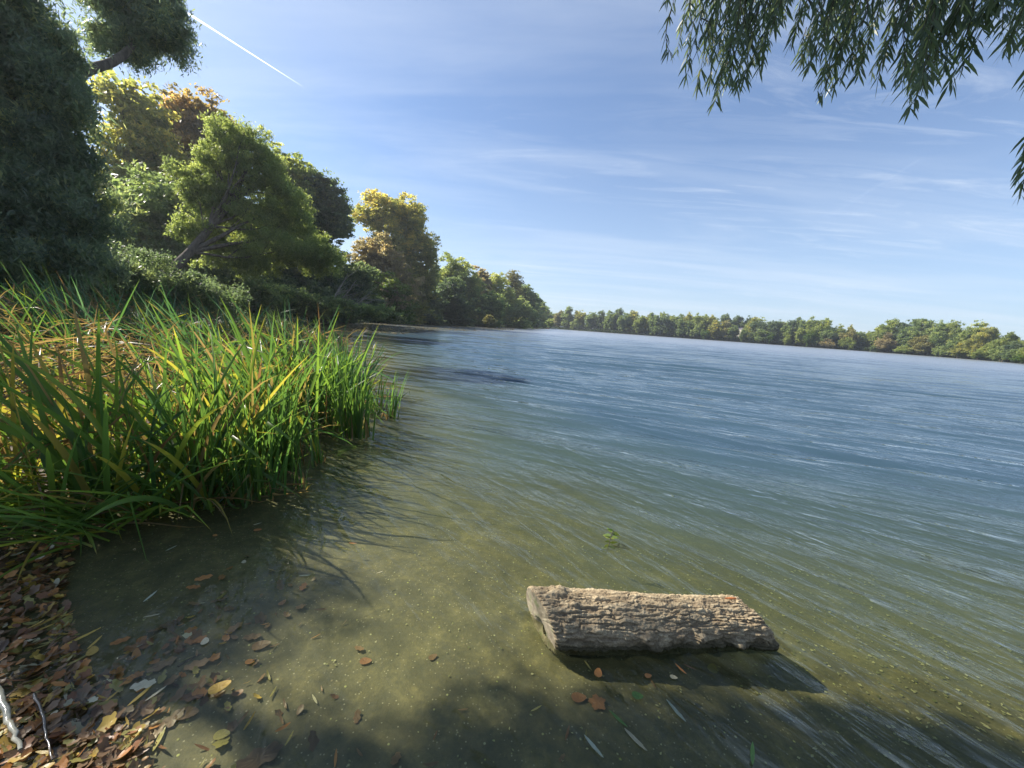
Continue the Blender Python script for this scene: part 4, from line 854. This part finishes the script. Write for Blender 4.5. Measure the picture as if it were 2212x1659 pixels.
# ------------------------------------------------------------------ overhanging willow, upper right
rng = np.random.default_rng(24)
def overhang():
    base = np.array((4.6, -2.2, .3)); root = empty('willow_tree', base)
    tag(root, 'willow with long drooping leafy twigs hanging into the upper right of the photo', 'tree')
    tb = MB(); tp = limb(tb, base-np.array((0, 0, .4)), (4.3, -1.2, 5.4), .34, .2, .04, 8, 12)
    ends = [np.array(e) for e in ((1.6, 3.3, 5.2), (2.6, 3.1, 4.9), (3.5, 2.9, 4.8), (4.4, 2.6, 4.6), (5.2, 2.3, 4.1), (.4, 1.4, 6.0), (3.8, 1.0, 6.3))]
    LB = [limb(tb, tp[-1], e, .15, .03, .05, 12, 8, .06) for e in ends]; tb.build('trunk', bark, root, True, base)
    ex = [1405, 1440, 1475, 1500, 1545, 1590, 1640, 1700, 1735, 1765, 1800, 1850, 1900, 1960, 2000, 2050, 2080, 2100, 2130, 2165, 2190, 2215, 2260]
    ey = [-10, 45, 170, 190, 230, 195, 120, 100, 125, 215, 200, 165, 180, 235, 190, 190, 110, 20, 40, 120, 90, 170, 200]
    groups = [MB() for _ in range(8)]
    def strand(E, length, gi, lean):
        k = 9; s_ = np.linspace(0, 1, k); top = E+np.array((lean[0], lean[1], length))
        pts = E+(top-E)*s_[:, None]; pts[:, :2] += (rng.normal(0, .03, 2)*np.sin(s_*3.1)[:, None])
        tube(groups[gi], pts, np.linspace(.0012, .0035, k), 4, .3, 1)
        n = int(length/.0145); t_ = np.sort(rng.random(n)); pc = np.stack([np.interp(t_, s_, pts[:, c_]) for c_ in range(3)], -1)
        a = rng.uniform(0, 6.28)+np.arange(n)*2.4; spread = rng.uniform(.35, .75, n)
        dirv = unit(np.stack([np.cos(a)*spread, np.sin(a)*spread, -np.ones(n)*.85], -1)); Ln = rng.uniform(.05, .095, n)
        Wn = Ln*.155; sdv = unit(np.cross(dirv, rng.normal(size=(n, 3)))); nn = np.cross(sdv, dirv)
        rows_ = []
        for f, wf, dz in ((0, .12, 0), (.35, 1, .0), (.7, .75, -.004), (1, .03, -.012)):
            c_ = pc+dirv*(Ln*f)[:, None]+np.array((0, 0, dz)); rows_.append(c_-sdv*(Wn*.5*wf)[:, None]); rows_.append(c_+sdv*(Wn*.5*wf)[:, None])
        v = np.stack(rows_, 1).reshape(-1, 3); b_ = np.arange(n)[:, None]*8+np.array((0, 2, 4))[None]
        q_ = np.stack([b_, b_+1, b_+3, b_+2], -1).reshape(-1, 4)
        groups[gi].add(v, q_, np.repeat(np.clip(rng.normal(.42, .16, n)+(rng.random(n) < .05)*.5, 0, 1), 8), 0)
    def put(X, Y, D, length):
        E = P(X, Y, D); gi = int(np.clip((X-1400)/105, 0, 7)); strand(E, length, gi, rng.normal((.16, .0), (.08, .06))*length)
        for _ in range(rng.integers(0, 3)):            # side twigs
            f = rng.uniform(.25, .7); strand(E+np.array((.16*length*f+rng.normal(0, .05), rng.normal(0, .05), length*f-.12)), rng.uniform(.15, .3), gi, rng.normal(0, .05, 2))
    for _ in range(105):
        X = 1415+835*rng.random()**1.15; Yb = np.interp(X, ex, ey)
        Y = Yb-abs(rng.normal(0, 1))*55 if rng.random() < .62 else rng.uniform(-60, max(Yb-10, -40))
        put(X, Y, rng.uniform(2.5, 3.9), rng.uniform(.5, 1.0))
    for X, Yb in zip(ex[1:], ey[1:]): put(X+rng.uniform(-6, 6), Yb, rng.uniform(2.6, 3.1), .8)
    for X, Y in ((2188, 385), (2203, 430), (2212, 320), (2228, 400), (2240, 440)): put(X, Y, 3.0, .7)
    put(1625, 215, 2.8, .0001) if False else None
    for g_ in groups: g_.build('hanging_branch', [M['willow_near'], bark], root, False, base)
overhang()

# ------------------------------------------------------------------ far small things
rng = np.random.default_rng(25)
def lily():
    n = 5200; X_ = rng.uniform(640, 1110, n); u_ = rng.random(n)
    Pp = []
    for X, u in zip(X_, u_):
        y0 = float(np.interp(X, [640, 860, 1000, 1100], [693, 699, 706, 710])); y1 = y0+float(np.interp(X, [640, 850, 950, 1110], [16, 24, 12, 3]))
        Pp.append(G(X, y0+(y1-y0)*u**1.3))
    Pp = np.array(Pp); k = lake_sd(Pp[:, 0], Pp[:, 1]) > 0; Pp = Pp[k]; n = len(Pp); Pp[:, 2] = .015+rng.random(n)*.02
    a_ = rng.uniform(0, 6.28, n)
    v, q_, tt = leaf_quads(Pp, np.stack([np.cos(a_), np.sin(a_), np.zeros(n)], -1), np.tile((0, 0, 1.), (n, 1))+rng.normal(0, .12, (n, 3)), rng.uniform(.2, .42, n), rng.uniform(.2, .36, n), rng.random(n))
    mb = MB(); mb.add(v, q_, tt); o = mb.build('lily_pads', leaf_mat('lily_pad_leaves', [(0, (.05, .055, .02)), (.6, (.15, .12, .05)), (1, (.34, .27, .12))], .1, .35, .5), None, False)
    tag(o, 'carpet of yellow brown floating lily leaves along the left bank', 'lily pads', kind='stuff')
lily()
def fallen_branches():
    g0 = P(694, 680, 48); g0[2] = .3; root = empty('fallen_tree', g0); tag(root, 'leafless grey fallen branches slanting over the water behind the reeds', 'fallen tree')
    for lb_, tips in (('branch', [(800, 640), (770, 605)]), ('branch', [(760, 668), (795, 655)]), ('branch', [(735, 615), (752, 590)])):
        mb = MB(); a_ = g0
        for X, Y in tips:
            pp = limb(mb, a_, P(X, Y, 46+rng.uniform(-2, 2)), .13, .03, .06, 9, 7)
            for k_ in range(7):
                st = pp[rng.integers(3, 8)]; limb(mb, st, st+np.array((rng.uniform(.5, 3), rng.uniform(-1, 1), rng.uniform(-.3, 2.2))), .04, .01, .08, 6, 5)
        mb.build(lb_, bark_pale, root, True, g0)
fallen_branches()
mb = MB(); a_ = P(985, 684, 104); b_ = G(1046, 697); pp = limb(mb, a_, b_, .25, .12, .03, 8, 8); limb(mb, pp[4], P(1020, 688, 104), .08, .03, .05, 5, 5)
o = mb.build('fallen_tree', bark, None, True, a_); o.location = a_; tag(o, 'dark fallen trunk sloping into the water left of the golden bush', 'fallen tree')
def house():
    c = P(1603, 712, 322); c[2] = 1.2; root = empty('lake_house', c); tag(root, 'small white house with grey roof half hidden among far shore trees', 'house')
    az = math.atan2(c[0], c[1]); root.rotation_euler.z = -az+.25
    wm = noise_mat('white_render', [(.3, (.40, .39, .34)), (.7, (.5, .48, .42))], 3, .8, .1, .01); rm = noise_mat('roof_slate', [(.3, (.14, .13, .15)), (.7, (.24, .22, .25))], 6, .8, .3, .02)
    def bx(mb, lo, hi):
        lo = np.array(lo); hi = np.array(hi); v = np.array([[(lo, hi)[a][0], (lo, hi)[b][1], (lo, hi)[c_][2]] for a in (0, 1) for b in (0, 1) for c_ in (0, 1)])
        mb.add(v, [(0, 1, 3, 2), (4, 6, 7, 5), (0, 4, 5, 1), (2, 3, 7, 6), (0, 2, 6, 4), (1, 5, 7, 3)])
    mb = MB(); bx(mb, (-5, -4, -1.5), (5, 4, 7.5)); mb.add([(-5, -4, 7.5), (5, -4, 7.5), (5, 4, 7.5), (-5, 4, 7.5), (-5, 0, 11), (5, 0, 11)], [(0, 3, 4, 4), (1, 5, 2, 2)]) if False else None
    mb.build('wall', wm, root, False)
    mb = MB(); mb.add([(-5.5, -4.6, 7.3), (5.5, -4.6, 7.3), (5.5, 0, 11.3), (-5.5, 0, 11.3), (5.5, 4.6, 7.3), (-5.5, 4.6, 7.3)], [(0, 1, 2, 3), (3, 2, 4, 5)]); mb.add([(-5.2, -4.4, 7.45), (-5.2, 4.4, 7.45), (-5.2, 0, 11.2), (-5.2, 0, 11.19)], [(0, 1, 2, 3)]); mb.add([(5.2, -4.4, 7.45), (5.2, 4.4, 7.45), (5.2, 0, 11.2), (5.2, 0, 11.19)], [(0, 3, 2, 1)])
    mb.build('roof', rm, root, False)
    gm = noise_mat('dark_glass', [(.3, (.03, .035, .04)), (.7, (.06, .07, .08))], 3, .15, 0)
    for wx in (-3.4, -1.2, 1.2, 3.4):
        for wz in (1.2, 4.6): mb = MB(); bx(mb, (wx-.5, -4.06, wz), (wx+.5, -3.9, wz+1.5)); mb.build('window', gm, root, False)
house()
def boat(X, Y, D, lb, colr, L, ang):
    c = P(X, Y, D); c[2] = 0; mb = MB(); k = 11; s_ = np.linspace(-1, 1, k); prof = np.array([(-1, 1), (-.85, .45), (-.3, 0), (.3, 0), (.85, .45), (1, 1)]); rows_ = []
    for s in s_:
        w = .62*(1-abs(s)**2.4*.9); z_ = .1+.14*s*s
        rows_.append(np.stack([np.full(6, s*L/2), prof[:, 0]*w, -.12+prof[:, 1]*(.45+z_)], -1))
    v = np.concatenate(rows_); i = np.arange(k-1)[:, None]*6; j = np.arange(5)[None]; q_ = np.stack([i+j, i+6+j, i+7+j, i+1+j], -1).reshape(-1, 4)
    root = empty('rowing_boat', c); root.rotation_euler.z = ang; tag(root, lb, 'boat', 'rowing boats at the end of the left bank')
    mb.add(v, q_); hm = noise_mat('boat_paint', [(.3, colr), (.7, tuple(min(1, x_*1.15) for x_ in colr))], 2, .35, .05); mb.build('hull', hm, root, True)
    for sx in (-.25, .25):
        mb = MB(); tube(mb, [(sx*L, -.55, .3), (sx*L, .55, .3)], .07, 6); mb.build('seat', bark_pale, root, True)
boat(1196, 707.5, 262, 'white rowing boat moored at the far end of the left bank', (.75, .77, .8), 5.2, .3)
boat(1179, 706.5, 258, 'dark red rowing boat left of the white one', (.30, .06, .07), 4.6, .1)
mb = MB(); c = P(1163, 706.5, 255); c[2] = .35
for kx in range(9): tube(mb, [c+np.array((-5+kx*1.2, -.8, 0)), c+np.array((-5+kx*1.2, .9, 0))], .16, 4)
for kx in (0, 4, 8):
    for sy in (-.6, .7): tube(mb, [c+np.array((-5+kx*1.2, sy, -1.2)), c+np.array((-5+kx*1.2, sy, .1))], .09, 6)
tube(mb, [c+np.array((-5.4, 0, -.12)), c+np.array((5, 0, -.12))], .12, 5)
o = mb.build('wooden_jetty', bark, None, False, c); o.location = c; tag(o, 'low dark jetty at the end of the left bank beside the red boat', 'jetty')

# condensation trails, real ribbons of vapour high in the air
def trail(pts, widths, lb, op):
    mt, t, out = new_mat('vapour'); d = N(t, 'ShaderNodeBsdfDiffuse', _Color=(.95, .95, .95, 1)); tl = N(t, 'ShaderNodeBsdfTranslucent', _Color=(.95, .95, .95, 1)); tr = N(t, 'ShaderNodeBsdfTransparent')
    a = t.nodes.new('ShaderNodeAddShader'); t.links.new(d.outputs[0], a.inputs[0]); t.links.new(tl.outputs[0], a.inputs[1])
    lw = N(t, 'ShaderNodeLayerWeight', _Blend=.5); face = mathn(t, 'POWER', mathn(t, 'SUBTRACT', 1.0, lw.outputs['Facing']), 1.3)
    f = mathn(t, 'MULTIPLY', mathn(t, 'MULTIPLY', attr(t), op), face, clamp=True); m_ = N(t, 'ShaderNodeMixShader'); t.links.new(f, m_.inputs[0]); t.links.new(tr.outputs[0], m_.inputs[1]); t.links.new(a.outputs[0], m_.inputs[2]); t.links.new(m_.outputs[0], out.inputs[0])
    w3 = [P(X, Y, D) for X, Y, D in pts]; k = 24; s_ = np.linspace(0, 1, k); w3 = np.array(w3); pp = np.stack([np.interp(s_, np.linspace(0, 1, len(w3)), w3[:, c_]) for c_ in range(3)], -1)
    mb = MB(); tube(mb, pp, np.interp(s_, [0, 1], widths), 12); o0 = pp[0].copy()
    mb.t = [np.repeat(np.interp(s_, [0, .06, .45, 1], [1, 1, .8, 0]), 12)]
    o = mb.build('vapour_trail', mt, None, True, o0); o.location = o0; tag(o, lb, 'vapour trail')
trail([(405, 28, 5000), (530, 108, 5600), (665, 194, 6200)], (10, 5), 'bright white trail slanting down right from the dark willow', .6)
trail([(1990, 342, 6000), (1850, 430, 6400), (1705, 516, 6800)], (7, 12), 'faint thin trail slanting down left in the right half of the sky', .02)
trail([(1720, 463, 6000), (1850, 460, 6000), (1985, 455, 6000)], (6, 8), 'faint nearly level trail crossing the slanting faint one low at right', .02)

# thin autumn air between here and the far shore
bpy.ops.mesh.primitive_cube_add(size=1, location=(0, 140, 20.5)); hz = bpy.context.object; hz.name = 'haze'; hz.scale = (900, 760, 51)
mt, t, out = new_mat('haze_air'); vn = N(t, 'ShaderNodeVolumePrincipled', _Density=0.0004, _Anisotropy=0.45); vn.inputs['Color'].default_value = (.86, .92, 1, 1)
t.links.new(vn.outputs[0], out.inputs['Volume']); hz.data.materials.append(mt); tag(hz, kind='stuff', label='thin pale haze over the lake')
